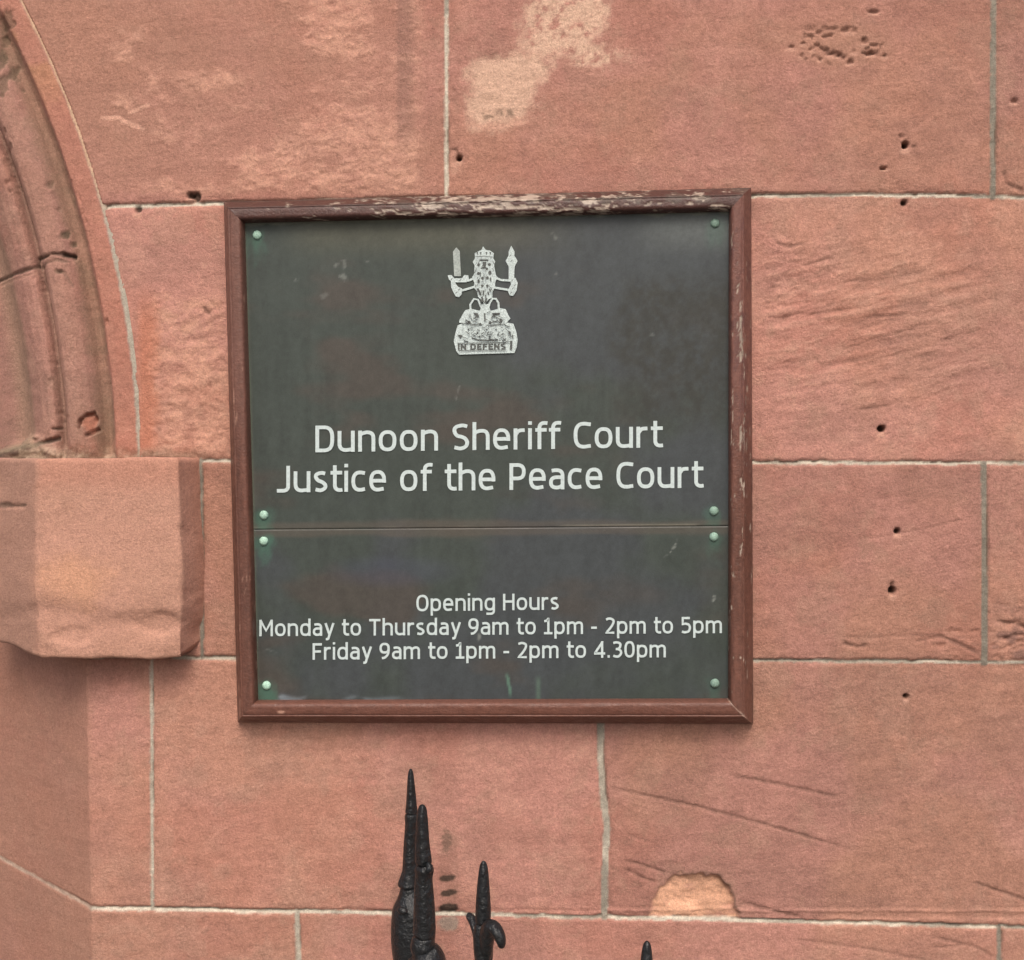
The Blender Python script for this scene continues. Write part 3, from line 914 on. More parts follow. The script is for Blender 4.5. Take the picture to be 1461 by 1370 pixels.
def build_plate(k):
    nu, nv = 300, (190 if k == 0 else 110)
    uu = np.linspace(0, 1, nu)
    vv = np.linspace(0, 1, nv)
    U, Vv = np.meshgrid(uu, vv, indexing='ij')
    p = quad_pt(PQ[k], U, Vv)
    W3 = back(p[..., 0], p[..., 1], -PD)
    x, y = p[..., 0], p[..., 1]
    Y = W3[..., 1] + 0.0005 * fbm(x, y, 240, 801 + k, 2)
    # turned edges
    e = np.minimum(np.minimum(U, 1 - U) * 680, np.minimum(Vv, 1 - Vv) * (440 if k == 0 else 245))
    Y = Y + 0.0009 * (1 - sstep(0, 2, e)) * 0.1
    g1 = np.array([0.036, 0.046, 0.040])
    g2 = np.array([0.040, 0.047, 0.050])
    g3 = np.array([0.053, 0.045, 0.038])
    g4 = np.array([0.030, 0.031, 0.026])
    col = mix(np.broadcast_to(g1, x.shape + (3,)) * (1 + 0.12 * fbm(x, y / 14, 10, 833, 4, 0.6) * sstep(-0.3, 0.4, fbm(x, y / 2, 90, 834, 3)))[..., None], g2, sstep(-0.2, 0.4, fbm(x, y, 200, 811, 4) + (x - 650) / 900.0))
    col = mix(col, g3, 0.8 * sstep(0.0, 0.6, fbm(x * 0.7, y * 1.4, 120, 821, 4)) * (1 - sstep(700, 1000, x) * 0.5))
    if k == 0:
        sm = (0.75 + 0.5 * fbm(x, y, 12, 824, 3, 0.7)) * sstep(860, 930, x + 30 * fbm(x, y, 60, 823, 3)) * sstep(375, 420, y) * (1 - sstep(560, 640, y))
        col = mix(col, g4 * 0.9, 0.85 * np.clip(sm, 0, 1))
        sm = sstep(350, 380, y) * 0 + (1 - sstep(330, 372, y)) * sstep(880, 960, x)
        col = mix(col, np.array([0.088, 0.100, 0.098]), 0.7 * sm)
        sm = (1 - sstep(330, 380, y)) * (1 - sstep(700, 860, x)) * sstep(380, 460, x)
        col = mix(col, np.array([0.080, 0.080, 0.055]), 0.6 * sm)
    col = col * (1 + 0.10 * fbm(x, y / 3, 14, 831, 4, 0.6) + 0.07 * fbm(x, y, 5, 835, 2))[..., None]
    ym0 = 755.9 + (x - 360) / 680.0 * -5.2
    col = mix(col, np.array([0.014, 0.012, 0.010]), 0.35 * (1 - sstep(0.3, 1.6, np.abs(y - ym0))) * sstep(480, 640, x))
    # rub along the meeting edge of the plates
    ym = PQ[0][3][1] + (x - 360) / 680.0 * (PQ[0][2][1] - PQ[0][3][1])
    col = mix(col, np.array([0.085, 0.070, 0.055]), 0.5 * (1 - sstep(1, 9, np.abs(y - ym - (-5 if k == 0 else 5)) + 3 * fbm(x / 6, y, 14, 841, 3))))
    col = mix(col, np.array([0.17, 0.16, 0.125]), 0.6 * (1 - sstep(0.4, 2.0, np.abs(y - ym + 1.8))) * sstep(-0.4, 0.3, fbm(x, y * 0, 60, 843, 3)))
    # green-grey edges, verdigris round the bolts
    le = PQ[k][0][0] + (PQ[k][3][0] - PQ[k][0][0]) * Vv
    col = mix(col, np.array([0.12, 0.135, 0.10]), 0.6 * (1 - sstep(1, 6, x - le)))
    if k == 0:
        col = mix(col, np.array([0.15, 0.16, 0.125]), 0.6 * (1 - sstep(1.5, 6, Vv * 440 + 3 * fbm(x, y, 20, 845, 3))))
    for bx, by, a in BOLTS[k]:
        q = np.hypot((x - bx) / 17, (y - by - 5) / np.where(y > by, 34, 15)) + 0.45 * fbm(x, y / 2, 12, 851, 3)
        col = mix(col, np.array([0.050, 0.125, 0.090]), min(0.75, 0.55 * a) * (1 - sstep(0.2, 1.15, q)))
    if k == 1:
        q = 1 - sstep(1.0, 4.0, np.abs(x - 726 - 0.12 * (y - 975) + 2 * fbm(x, y, 12, 855, 3)))
        col = mix(col, np.array([0.10, 0.21, 0.15]), 0.6 * q * sstep(958, 968, y) * (1 - sstep(985, 998, y)))
        q = 1 - sstep(1.0, 5.0, np.abs(x - 768))
        col = mix(col, np.array([0.09, 0.15, 0.11]), 0.45 * q * sstep(960, 975, y))
        bt = 1 - sstep(2, 11, (1 - Vv) * 245 + 4 * fbm(x / 3, y, 16, 861, 3))
        col = mix(col, np.array([0.19, 0.23, 0.26]), 0.75 * bt * (1 - sstep(480, 620, x)) * sstep(-0.2, 0.4, fbm(x / 3, y, 14, 863, 3)))
        col = mix(col, np.array([0.05, 0.055, 0.085]), 0.35 * (1 - sstep(0.3, 1.0, np.hypot((x - 560) / 120, (y - 815) / 30))))
        sc = [([(957, 787), (962, 780), (967, 769)], 1.2, .75), ([(942, 797), (952, 792)], 0.9, .3), ([(1019, 853), (1018, 857)], 2.2, .9), ([(682, 905), (684, 911)], 1.8, .6), ([(380, 927), (394, 930)], 1.4, .3)]
    else:
        sc = [([(648, 573), (650, 568)], 1.5, .5), ([(652, 562), (655, 552)], 0.9, .35), ([(793, 391), (795, 395)], 2.6, .55), ([(789, 334), (793, 340)], 2.4, .4), ([(420, 399), (423, 400)], 2.6, .55), ([(480, 378), (490, 372), (491, 382)], 2.2, .4),
              ([(488, 394), (492, 398)], 2.6, .55), ([(522, 373), (526, 374)], 2.0, .4), ([(459, 424), (466, 420)], 3, .25), ([(930, 473), (931, 478)], 2, .25)]
    for pl, w, a in sc:
        d, _ = segdist(x, y, pl)
        col = mix(col, np.array([0.24, 0.26, 0.235]), 0.75 * a * (1 - sstep(0.2 * w, 1.7 * w, d + 2.2 * fbm(x, y, 9, 871, 3, 0.7))) * sstep(-0.6, 0.2, fbm(x, y, 6, 875, 3, 0.7)))
    V = np.stack([W3[..., 0], Y, W3[..., 2]], -1).reshape(-1, 3)
    # rim running back to the board
    F = grid_faces(nu, nv, flip=True)
    idx = np.arange(nu * nv).reshape(nu, nv)
    loop = np.concatenate([idx[:, 0], idx[-1, 1:], idx[-2::-1, -1], idx[0, -2:0:-1]])
    rimv = V[loop] + np.array([0, 0.006, 0])
    nb = len(V)
    j = np.arange(len(loop))
    j2 = (j + 1) % len(loop)
    rimf = np.stack([loop[j], loop[j2], nb + j2, nb + j], 1)
    V = np.concatenate([V, rimv])
    cc = np.concatenate([col.reshape(-1, 3), col.reshape(-1, 3)[loop] * 0.8])
    return np_mesh('plate', local(V), np.concatenate([F, rimf]), cc)


plates = [link('plate', build_plate(k), PLATE, sign) for k in range(2)]
plates[0]['label'] = 'upper plate with crest and court names'
plates[1]['label'] = 'lower plate with opening hours'


def slab_mesh(name, polys, y_front, thick=0.0006):
    """thin raised enamel shapes from pixel polygons"""
    bm = bmesh.new()
    for n_, poly in enumerate(polys):
        P = local(back(*np.array(poly, float).T, y_front - n_ * 0.00003))
        vs = [bm.verts.new(p) for p in P]
        vb = [bm.verts.new((p[0], p[1] + thick, p[2])) for p in P]
        try:
            bm.faces.new(vs)
        except ValueError:
            continue
        k_ = len(vs)
        for i in range(k_):
            bm.faces.new((vs[i], vb[i], vb[(i + 1) % k_], vs[(i + 1) % k_]))
    bmesh.ops.recalc_face_normals(bm, faces=bm.faces)
    me = bpy.data.meshes.new(name)
    bm.to_mesh(me)
    bm.free()
    return me


# ---- lettering: a plain monoline signwriter's alphabet, drawn as pen strokes (cap height = 1)
def spline(P, n=7):
    P = [np.array(p, float) for p in P]
    P = [2 * P[0] - P[1]] + P + [2 * P[-1] - P[-2]]
    out = []
    for i in range(1, len(P) - 2):
        for t in np.arange(n) / n:
            out.append(0.5 * (2 * P[i] + (P[i + 1] - P[i - 1]) * t + (2 * P[i - 1] - 5 * P[i] + 4 * P[i + 1] - P[i + 2]) * t * t
                              + (3 * P[i] - P[i - 1] - 3 * P[i + 1] + P[i + 2]) * t ** 3))
    out.append(P[-2])
    return out


def arc(cx, cy, rx, ry, a0, a1, e=2.5, n=16):
    o = []
    for t in np.radians(np.linspace(a0, a1, n)):
        c_, s_ = math.cos(t), math.sin(t)
        o.append((cx + rx * math.copysign(abs(c_) ** (2 / e), c_), cy + ry * math.copysign(abs(s_) ** (2 / e), s_)))
    return o


def glyph(ch, q, xh):
    """(advance width, list of pen strokes) with pen width q"""
    h = q / 2
    X, T, D, A = xh - h, 1 - h, -0.27 + h, 1.05
    m = (X + h) / 2

    def w(v):
        return v, h, v - h, v / 2
    if ch in 'nhmur':
        W, l, r, c = w({'n': .62, 'h': .62, 'm': .98, 'u': .62, 'r': .40}[ch])
        if ch == 'u':
            return W, [[(l, xh)] + arc((l + r) / 2, h + .26, (r - l) / 2, .26, 180, 270) + [(r - .06, h + .02), (r, h + .08)], [(r, xh), (r, 0)]]
        if ch == 'm':
            k = (r - l) / 2
            st = [[(l, 0), (l, xh)]]
            for x0_ in (l, l + k):
                st.append([(x0_, X - .10)] + arc(x0_ + k / 2 + .03, X - .20, k / 2 - .03, .20, 120, 0) + [(x0_ + k, 0)])
            return W, st
        if ch == 'r':
            return W, [[(l, 0), (l, xh)], [(l, X - .20)] + spline([(l + .02, X - .14), (l + .13, X - .02), (W, X)])]
        return W, [[(l, 0), (l, A if ch == 'h' else xh)], [(l, X - .12), (l + .05, X - .05)] + arc((l + r) / 2 + .02, X - .24, (r - l) / 2 - .02, .24, 110, 0) + [(r, 0)]]
    if ch == 'o':
        W, l, r, c = w(.64)
        return W, [arc(c, m, c - h, m - h, 0, 360, 2.45, 33)]
    if ch in 'pdg':
        W, l, r, c = w(.63)
        o = arc((l + r) / 2, m, (r - l) / 2, m - h, 0, 360, 2.5, 33)
        if ch == 'p':
            return W, [[(l, -.27), (l, xh)], o]
        if ch == 'd':
            return W, [[(r, 0), (r, A)], o]
        return W, [o, [(r, xh), (r, .02)] + arc((l + r) / 2, D + .2, (r - l) / 2, .2, 0, -90) + [(l + .04, D + .01)]]
    if ch == 'e':
        W, l, r, c = w(.62)
        return W, [[(l, m + .01), (r, m + .01)], [(r, m - h)] + arc(c, m + .01, c - h, X - m, 0, 180, 2.4) + arc(c, m, c - h, m - h, 180, 285, 2.4) + [(r - .02, h + .035)]]
    if ch == 'c':
        W, l, r, c = w(.54)
        return W, [[(r + .03, X - .03)] + arc(c + .05, m, c + .05 - h, m - h, 72, 288, 2.4, 22) + [(r + .03, h + .03)]]
    if ch == 'a':
        W, l, r, c = w(.57)
        return W, [[(l + .03, X - .02)] + arc(c - .02, X - .22, r - c + .02, .22, 100, 0) + [(r, 0)],
                   [(r, m + .06), (c + .04, m + .06)] + arc(c, (m + .06 + h) / 2, c - h, (m + .06 - h) / 2, 90, 280, 2.4) + [(r - .08, h + .03), (r, h + .10)]]
    if ch == 's':
        W, l, r, c = w(.50)
        return W, [spline([(r - .01, X - .03), (c + .04, X), (l + .05, X - .05), (l + .01, X - .15), (l + .09, m + .05), (c + .08, m - .03), (r, m - .14), (r - .03, h + .07), (c, h), (l, h + .035)])]
    if ch == 't':
        return .44, [[(.16, 1.0), (.16, h + .24)] + arc(.36, h + .20, .20, .20, 180, 270) + [(.44, h + .01)], [(0, X), (.43, X)]]
    if ch == 'f':
        return .42, [[(.15, 0), (.15, A - h - .2)] + arc(.35, A - h - .20, .20, .20, 180, 90) + [(.44, A - h - .01)], [(0, X), (.41, X)]]
    if ch == 'i':
        return q, [[(h, 0), (h, xh)], [(h, A - q * .95), (h, A)]]
    if ch == 'y':
        W, l, r, c = w(.62)
        return W, [[(l, xh), (c, .06)], [(r, xh), (c - .02, .0), (c - .07, D + .03), (c - .12, D), (l + .02, D)]]
    if ch == 'D':
        W, l, r, c = w(.68)
        return W, [[(l, 0), (l, 1)], [(l, T), (c, T)] + arc(c - .04, .5, r - c + .04, T - .5, 85, -85, 2.7, 22) + [(c, h), (l, h)]]
    if ch == 'S':
        W, l, r, c = w(.60)
        return W, [spline([(r, T - .04), (c + .06, T), (l + .06, T - .06), (l, T - .20), (l + .09, .56), (c + .04, .50), (r - .06, .42), (r, .27), (r - .07, h + .06), (c - .02, h), (l, h + .045)])]
    if ch == 'C':
        W, l, r, c = w(.64)
        return W, [[(r + .05, T - .03)] + arc(c + .06, .5, c + .06 - h, T - .5, 72, 288, 2.6, 26) + [(r + .05, h + .03)]]
    if ch == 'J':
        return .50, [[(.42, 1), (.42, .30)] + arc(.22, .26, .20, .26 - h, 0, -90) + [(0, h)]]
    if ch == 'P':
        W, l, r, c = w(.60)
        return W, [[(l, 0), (l, 1)], [(l, T), (c, T)] + arc(c - .02, .68, r - c + .02, T - .68, 85, -85, 2.5, 18) + [(c, .68 - (T - .68)), (l, .68 - (T - .68))]]
    if ch == 'O' or ch == '0':
        W, l, r, c = w(.74 if ch == 'O' else .62)
        return W, [arc(c, .5, c - h, .5 - h, 0, 360, 2.5, 33)]
    if ch == 'H':
        W, l, r, c = w(.70)
        return W, [[(l, 0), (l, 1)], [(r, 0), (r, 1)], [(l, .53), (r, .53)]]
    if ch == 'M':
        W, l, r, c = w(.82)
        return W, [[(l, 0), (l, 1)], [(r, 0), (r, 1)], [(l, 1 - h * .6), (c, .34), (r, 1 - h * .6)]]
    if ch == 'T':
        return .68, [[(0, T), (.68, T)], [(.34, 0), (.34, T)]]
    if ch == 'F':
        return .55, [[(h, 0), (h, 1)], [(h, T), (.55, T)], [(h, .50), (.50, .50)]]
    if ch == '9':
        W, l, r, c = w(.62)
        return W, [arc(c, .67, c - h, T - .67, 0, 360, 2.4, 30), [(r, .67)] + spline([(r, .55), (r - .05, .30), (c + .02, h + .04), (l + .08, h)])]
    if ch == '1':
        return .50, [[(.27, h), (.27, T), (.25, T), (.17, T - .11), (.02, T - .13)], [(0, h), (.52, h)]]
    if ch == '-':
        return .34, [[(0, .38), (.34, .38)]]
    if ch == '.':
        return q * 1.1, [[(q * .55, 0), (q * .55, q * 1.1)]]
    if ch == '2':
        W, l, r, c = w(.60)
        return W, [spline([(l, T - .06), (c - .02, T), (r - .04, T - .08), (r - .02, T - .26), (c + .06, .40), (l + .02, h)]) + [(r + .04, h)]]
    if ch == '5':
        W, l, r, c = w(.60)
        return W, [[(r, T), (l + .03, T), (l + .03, .56)] + spline([(c - .02, .59), (r - .06, .52), (r, .33), (r - .08, h + .06), (c - .06, h), (l - .02, h + .04)])]
    if ch == '4':
        return .66, [[(.48, 0), (.48, 1)], [(.48, T), (.06, .30), (.06, .26), (.66, .26)]]
    if ch == '3':
        W, l, r, c = w(.60)
        return W, [spline([(l, T - .04), (c - .02, T), (r - .05, T - .09), (r - .06, .64), (c + .05, .53), (c - .08, .525)]) , spline([(c - .08, .525), (c + .07, .51), (r - .01, .40), (r - .01, .22), (c + .08, h + .01), (c - .08, h), (l, h + .05)])]
    if ch == 'I':
        return q, [[(h, 0), (h, 1)]]
    if ch == 'N':
        return .66, [[(h, 0), (h, 1)], [(.66 - h, 0), (.66 - h, 1)], [(h, 1 - h), (.66 - h, h)]]
    if ch == 'E':
        return .54, [[(h, 0), (h, 1)], [(h, T), (.54, T)], [(h, .5), (.50, .5)], [(h, h), (.54, h)]]
    return .3, []


def text_line(name, body, x0, x1, base0, base1, cap, parent, y_front, mat=WHITE, pen=0.138, xh=0.77, gap=0.135, space=0.36):
    """one line of lettering laid on the plate: left and right ends, baseline at either end, cap height (survey pixels)"""
    strokes, pos = [], 0.0
    for ch in body:
        if ch == ' ':
            pos += space
            continue
        W, st = glyph(ch, pen, xh)
        g = gap - (0.05 if ch in 'tfy' else 0)
        for k_, s_ in enumerate(st):
            strokes.append(([(pos + a, b) for a, b in s_], k_))
        pos += W + g
    tot = pos - gap
    V, F = [], []
    sx = (x1 - x0) / tot
    for si, (s_, k_) in enumerate(strokes):
        P = [s_[0]]
        for p in s_[1:]:
            if math.hypot(p[0] - P[-1][0], p[1] - P[-1][1]) > 0.004:
                P.append(p)
        P = np.array(P)
        closed = len(P) > 8 and np.hypot(*(P[0] - P[-1])) < 0.02
        e = np.diff(P, axis=0)
        e /= np.linalg.norm(e, axis=1)[:, None]
        if closed:
            ta, tb = np.vstack([e[-1:], e]), np.vstack([e, e[:1]])
        else:
            ta, tb = np.vstack([e[:1], e]), np.vstack([e, e[-1:]])
        na, nb_ = np.stack([-ta[:, 1], ta[:, 0]], 1), np.stack([-tb[:, 1], tb[:, 0]], 1)
        nn = na + nb_
        ln = np.linalg.norm(nn, axis=1)
        nn = nn / ln[:, None] * (np.minimum(1.35, 2 / ln))[:, None] * pen / 2
        L, R_ = P + nn, P - nn
        yf = y_front - 0.00004 * k_
        base = len(V)
        for a, b in zip(L, R_):
            for p in (a, b):
                t = p[0] / tot
                V.append((x0 + p[0] * sx, base0 + (base1 - base0) * t - p[1] * cap, yf))
        nP = len(P)
        for i in range(nP - 1):
            F.append((base + 2 * i, base + 2 * i + 1, base + 2 * i + 3, base + 2 * i + 2))
        if not closed:
            pass
    V = np.array(V)
    nV = len(V)
    W3 = np.array([back(v[0], v[1], v[2]) for v in V])
    W3 = local(W3)
    back_ = W3 + np.array([0, 0.0006, 0])
    F = np.array(F)
    # raised edges: join each boundary edge to its twin on the plate
    cnt = {}
    for f in F:
        for i in range(4):
            ed = (f[i], f[(i + 1) % 4])
            kk = (min(ed), max(ed))
            cnt[kk] = None if kk in cnt else ed
    sides = [(b, a, a + nV, b + nV) for v_ in cnt.values() if v_ is not None for a, b in [v_]]
    return link(name, np_mesh(name, np.concatenate([W3, back_]), np.concatenate([F, np.array(sides)])), mat, parent, smooth=False)


TY = -PD - 0.0010
text_line('lettering', 'Dunoon Sheriff Court', 450, 944, 645.5, 638.5, 38, plates[0], TY, pen=0.136, xh=0.79, gap=0.125, space=0.40)
text_line('lettering', 'Justice of the Peace Court', 395, 1002, 703, 696, 38, plates[0], TY, pen=0.136, xh=0.79, gap=0.125, space=0.40)
text_line('lettering', 'Opening Hours', 594, 797, 872.5, 870, 23.5, plates[1], TY)
text_line('lettering', 'Monday to Thursday 9am to 1pm - 2pm to 5pm', 370, 1030, 908, 903.5, 23.5, plates[1], TY)
text_line('lettering', 'Friday 9am to 1pm - 2pm to 4.30pm', 446, 950, 941.5, 938, 23.5, plates[1], TY)

# ---- crest: crowned frontal beast holding sword and sceptre, on a crown with a motto band
K = 140 / 959.0


def cz(pts):
    return [(620 + a * K, 330 + b * K) for a, b in pts]


def stroke(pts, w):
    """open stroke polygon of width w"""
    P = np.array(pts, float)
    t = np.gradient(P, axis=0)
    t /= np.linalg.norm(t, axis=1)[:, None]
    nn = np.stack([-t[:, 1], t[:, 0]], 1) * w / 2
    return [tuple(p) for p in P + nn] + [tuple(p) for p in (P - nn)[::-1]]


def disc(cx, cy, r, n=10, ry=None):
    ry = ry or r
    return [(cx + r * math.cos(2 * math.pi * i / n), cy + ry * math.sin(2 * math.pi * i / n)) for i in range(n)]


white = [
    [(180, 200), (212, 158), (246, 195), (258, 440), (192, 440)],
    [(128, 432), (165, 428), (195, 462), (270, 458), (292, 428), (330, 432), (335, 470), (310, 500), (240, 500), (170, 500), (140, 470)],
    stroke([(300, 487), (345, 478), (395, 455)], 22),
    [(160, 490), (200, 500), (225, 540), (268, 560), (266, 615), (240, 645), (207, 638), (182, 592), (162, 545)],
    stroke([(262, 580), (310, 568), (400, 540)], 21),
    [(750, 142), (782, 200), (780, 240), (812, 290), (782, 345), (778, 470), (724, 470), (724, 345), (694, 290), (724, 238), (724, 200)],
    stroke([(580, 448), (650, 477), (740, 482)], 21),
    stroke([(580, 550), (650, 562), (735, 575)], 21),
    [(735, 455), (790, 455), (812, 505), (802, 580), (768, 632), (735, 628), (714, 580), (748, 520)],
    [(395, 262), (392, 215), (438, 192), (458, 184), (475, 148), (500, 182), (542, 190), (580, 215), (574, 265), (592, 295), (582, 335), (600, 430), (618, 450), (592, 500), (592, 545),
     (566, 592), (566, 650), (530, 664), (490, 720), (448, 664), (424, 640), (416, 592), (384, 550), (388, 500), (366, 450), (386, 420), (392, 335), (374, 300)],
    stroke([(352, 775), (350, 715), (385, 662), (425, 668), (452, 735), (472, 765)], 19),
    stroke([(520, 765), (540, 700), (565, 660), (600, 660), (624, 700), (628, 772)], 19),
    [(460, 712), (526, 712), (552, 790), (440, 790)],
    [(300, 772), (360, 758), (430, 776), (560, 776), (640, 752), (695, 762), (722, 822), (742, 852), (705, 895), (240, 895), (242, 872), (285, 795)],
    [(225, 922), (280, 895), (700, 892), (770, 904), (800, 985), (812, 1060), (804, 1130), (780, 1190), (240, 1206), (212, 1172), (188, 1080), (202, 1000)],
]
dark = [
    stroke([(440, 283), (525, 283)], 14), disc(430, 327, 14), disc(537, 325, 14), [(470, 300), (505, 300), (500, 345), (476, 345)], stroke([(455, 362), (485, 352), (520, 366)], 12), disc(512, 368, 11),
    disc(430, 410, 14), disc(541, 405, 15, ry=22), disc(468, 457, 13), disc(516, 455, 14), disc(430, 488, 12, ry=18), disc(466, 532, 13), disc(516, 532, 13),
    stroke([(420, 560), (438, 590), (450, 625)], 18), stroke([(520, 590), (530, 620)], 12), stroke([(478, 580), (476, 625)], 12), stroke([(540, 560), (545, 590)], 12), stroke([(462, 640), (475, 690)], 16), stroke([(505, 650), (500, 700)], 14), stroke([(450, 400), (445, 440)], 8), stroke([(545, 450), (550, 490)], 9),
    [(378, 795), (420, 800), (438, 832), (412, 836)], [(562, 800), (640, 796), (636, 815), (575, 820)], stroke([(490, 800), (492, 880)], 13),
    disc(340, 890, 13), disc(448, 908, 11), disc(542, 893, 14), disc(648, 872, 14, ry=20), disc(600, 880, 8), disc(420, 990, 8), disc(510, 960, 7), disc(330, 960, 7), disc(600, 960, 7), disc(540, 1030, 9), disc(620, 1010, 8), disc(440, 1030, 8),
    stroke([(265, 905), (330, 898), (400, 915), (470, 912)], 6), stroke([(520, 925), (600, 912), (690, 905)], 6),
    stroke([(362, 1040), (420, 1060), (520, 1066), (620, 1060)], 10), [(225, 1010), (275, 1015), (250, 1045)], stroke([(750, 1070), (748, 1155)], 20), [(725, 970), (745, 985), (728, 1010)], stroke([(762, 1010), (765, 1050)], 9),
    stroke([(285, 1070), (330, 1078)], 8), stroke([(660, 1070), (700, 1050)], 8),
    stroke([(225, 1096), (450, 1090), (700, 1086)], 6), stroke([(232, 1166), (450, 1162), (700, 1160)], 6),
]
link('crest', slab_mesh('crest', [cz(p) for p in white[1:]], TY), WORNW, plates[0], smooth=False)
link('crest_sword', slab_mesh('crest_sword', [cz(white[0])], TY + 0.0001), GREYW, plates[0], smooth=False)
rngc = random.Random(3)
for i in range(120):
    a_, b_ = rngc.uniform(215, 790), rngc.uniform(790, 1080)
    if abs(a_ - 500) < 150 + (b_ - 790) * 0.48 and not (890 < b_ < 905):
        an = rngc.uniform(-0.9, 0.9)
        L_ = rngc.uniform(8, 26)
        dark.append(stroke([(a_ - L_ * math.cos(an), b_ - L_ * math.sin(an)), (a_, b_ + rngc.uniform(-6, 6)), (a_ + L_ * math.cos(an), b_ + L_ * math.sin(an))], rngc.uniform(3.5, 8)))
for i in range(46):
    b_ = rngc.uniform(300, 700)
    hw_ = np.interp(b_, [300, 440, 560, 700], [95, 105, 80, 30])
    a_ = 489 + rngc.uniform(-hw_, hw_)
    dark.append(stroke([(a_, b_ - 12), (a_ + rngc.uniform(-5, 5), b_), (a_ + (a_ - 489) * 0.1, b_ + 14)], rngc.uniform(3.5, 7)))
for a_ in (418, 450, 507, 545):
    dark.append([(a_ - 9, 205), (a_ + 9, 203), (a_ + 2, 238)])
dark.append(stroke([(398, 252), (480, 244), (572, 254)], 6))
for a_, b_ in ((165, 470), (250, 480), (215, 600), (240, 570), (760, 480), (765, 560), (750, 600), (785, 530), (752, 290), (740, 240)):
    dark.append(stroke([(a_ - 8, b_ + 8), (a_, b_), (a_ + 8, b_ - 10)], 6))
link('crest_detail', slab_mesh('crest_detail', [cz(p) for p in dark], TY - 0.0008, 0.0004), INK, plates[0], smooth=False)
text_line('motto', 'IN DEFENS', *[620 + a * K for a in (228, 695)], *[330 + b * K for b in (1158, 1152)], 56 * K, plates[0], TY - 0.0012, INK, pen=0.2)


def build_bolt(bx, by, a, k):
    """domed, slightly lumpy bolt head"""
    c = local(back(bx, by, -PD))
    bm = bmesh.new()
    r0 = 0.0064
    rings = [(1.0, -0.0006), (0.99, 0.0010), (0.88, 0.0024), (0.66, 0.0036), (0.36, 0.0042), (0.0, 0.0044)]
    n = 20
    rng = random.Random(int(bx * 7 + by))
    prev = None
    for rr_, hh_ in rings:
        if rr_ == 0:
            vt = bm.verts.new((c[0], c[1] - hh_, c[2]))
            for i in range(n):
                bm.faces.new((prev[i], prev[(i + 1) % n], vt))
            break
        cur = [bm.verts.new((c[0] + r0 * rr_ * math.cos(2 * math.pi * i / n) * (1 + rng.uniform(-.05, .05)), c[1] - hh_ + rng.uniform(-.0002, .0002), c[2] + r0 * rr_ * math.sin(2 * math.pi * i / n) * (1 + rng.uniform(-.05, .05)))) for i in range(n)]
        if prev:
            for i in range(n):
                bm.faces.new((prev[i], prev[(i + 1) % n], cur[(i + 1) % n], cur[i]))
        prev = cur
    bmesh.ops.recalc_face_normals(bm, faces=bm.faces)
    me = bpy.data.meshes.new('bolt')
    bm.to_mesh(me)
    bm.free()
    at_ = me.attributes.new('Col', 'FLOAT_COLOR', 'POINT')
    g = np.array([0.36, 0.56, 0.45]) * min(1.1, 0.08 + 0.88 * a)  # right-hand bolts darker, their half shadow put into the colour
    for i, v in enumerate(me.vertices):
        f_ = 0.75 + 0.25 * rng.random()
        at_.data[i].color = (g[0] * f_, g[1] * f_, g[2] * f_, 1)
    link('bolt', me, VERDI, plates[k])


for k in range(2):
    for b in BOLTS[k]:
        build_bolt(*b, k)

# ================================================================== THE IRON RAILING
def tube(bm, pts, radii, n=12, flat=None, diamond=0.0, twist=0.0):
    """tapered bar along a path; flat = (axis vector, factor) thins it; diamond sharpens the section to four ridges"""
    pts = [Vector(p) for p in pts]
    rings = []
    for i, p in enumerate(pts):
        t = (pts[min(i + 1, len(pts) - 1)] - pts[max(i - 1, 0)]).normalized()
        ref = Vector((0, 1, 0)) if abs(t.y) < 0.9 else Vector((1, 0, 0))
        a = t.cross(ref).normalized()
        b = t.cross(a).normalized()
        ring = []
        for j in range(n):
            an = 2 * math.pi * j / n + twist
            ca, sa = math.cos(an), math.sin(an)
            k = 1.0 / ((abs(ca) ** 1.0 + abs(sa) ** 1.0)) if diamond else 1.0
            rr_ = radii[i] * (1 - diamond + diamond * k * 1.12)
            q = p + a * ca * rr_ + b * sa * rr_
            if flat:
                ax = flat[0]
                dlt = (q - p).dot(ax)
                q = q - ax * dlt * (1 - flat[1])
            ring.append(bm.verts.new(q))
        rings.append(ring)
    for r0, r1 in zip(rings[:-1], rings[1:]):
        for j in range(n):
            bm.faces.new((r0[j], r0[(j + 1) % n], r1[(j + 1) % n], r1[j]))
    bm.faces.new(rings[0][::-1])
    bm.faces.new(rings[-1])


def bm_obj(name, bm, mat, parent, sub=1):
    bmesh.ops.recalc_face_normals(bm, faces=bm.faces)
    me = bpy.data.meshes.new(name)
    bm.to_mesh(me)
    bm.free()
    o = link(name, me, mat, parent)
    if sub:
        md = o.modifiers.new('sub', 'SUBSURF')
        md.levels = md.render_levels = sub
    return o


FY = [-0.150, -0.312, -0.500, -0.700]                 # how far each finial stands from the wall
tips = [(587, 1098), (604, 1149), (690, 1229), (923, 1343)]
feet = [back(px_, 1290, fy) for (px_, py_), fy in zip(tips, FY)]
rail_loc = (feet[0][0], feet[0][1], 0.0)
rail = empty('iron_railing', rail_loc, 'black painted iron railing with spiked finials standing below the sign', 'railing')
RL = np.array(rail_loc)


def pp(px_, py_, fy):
    return Vector(back(px_, py_, fy) - RL)


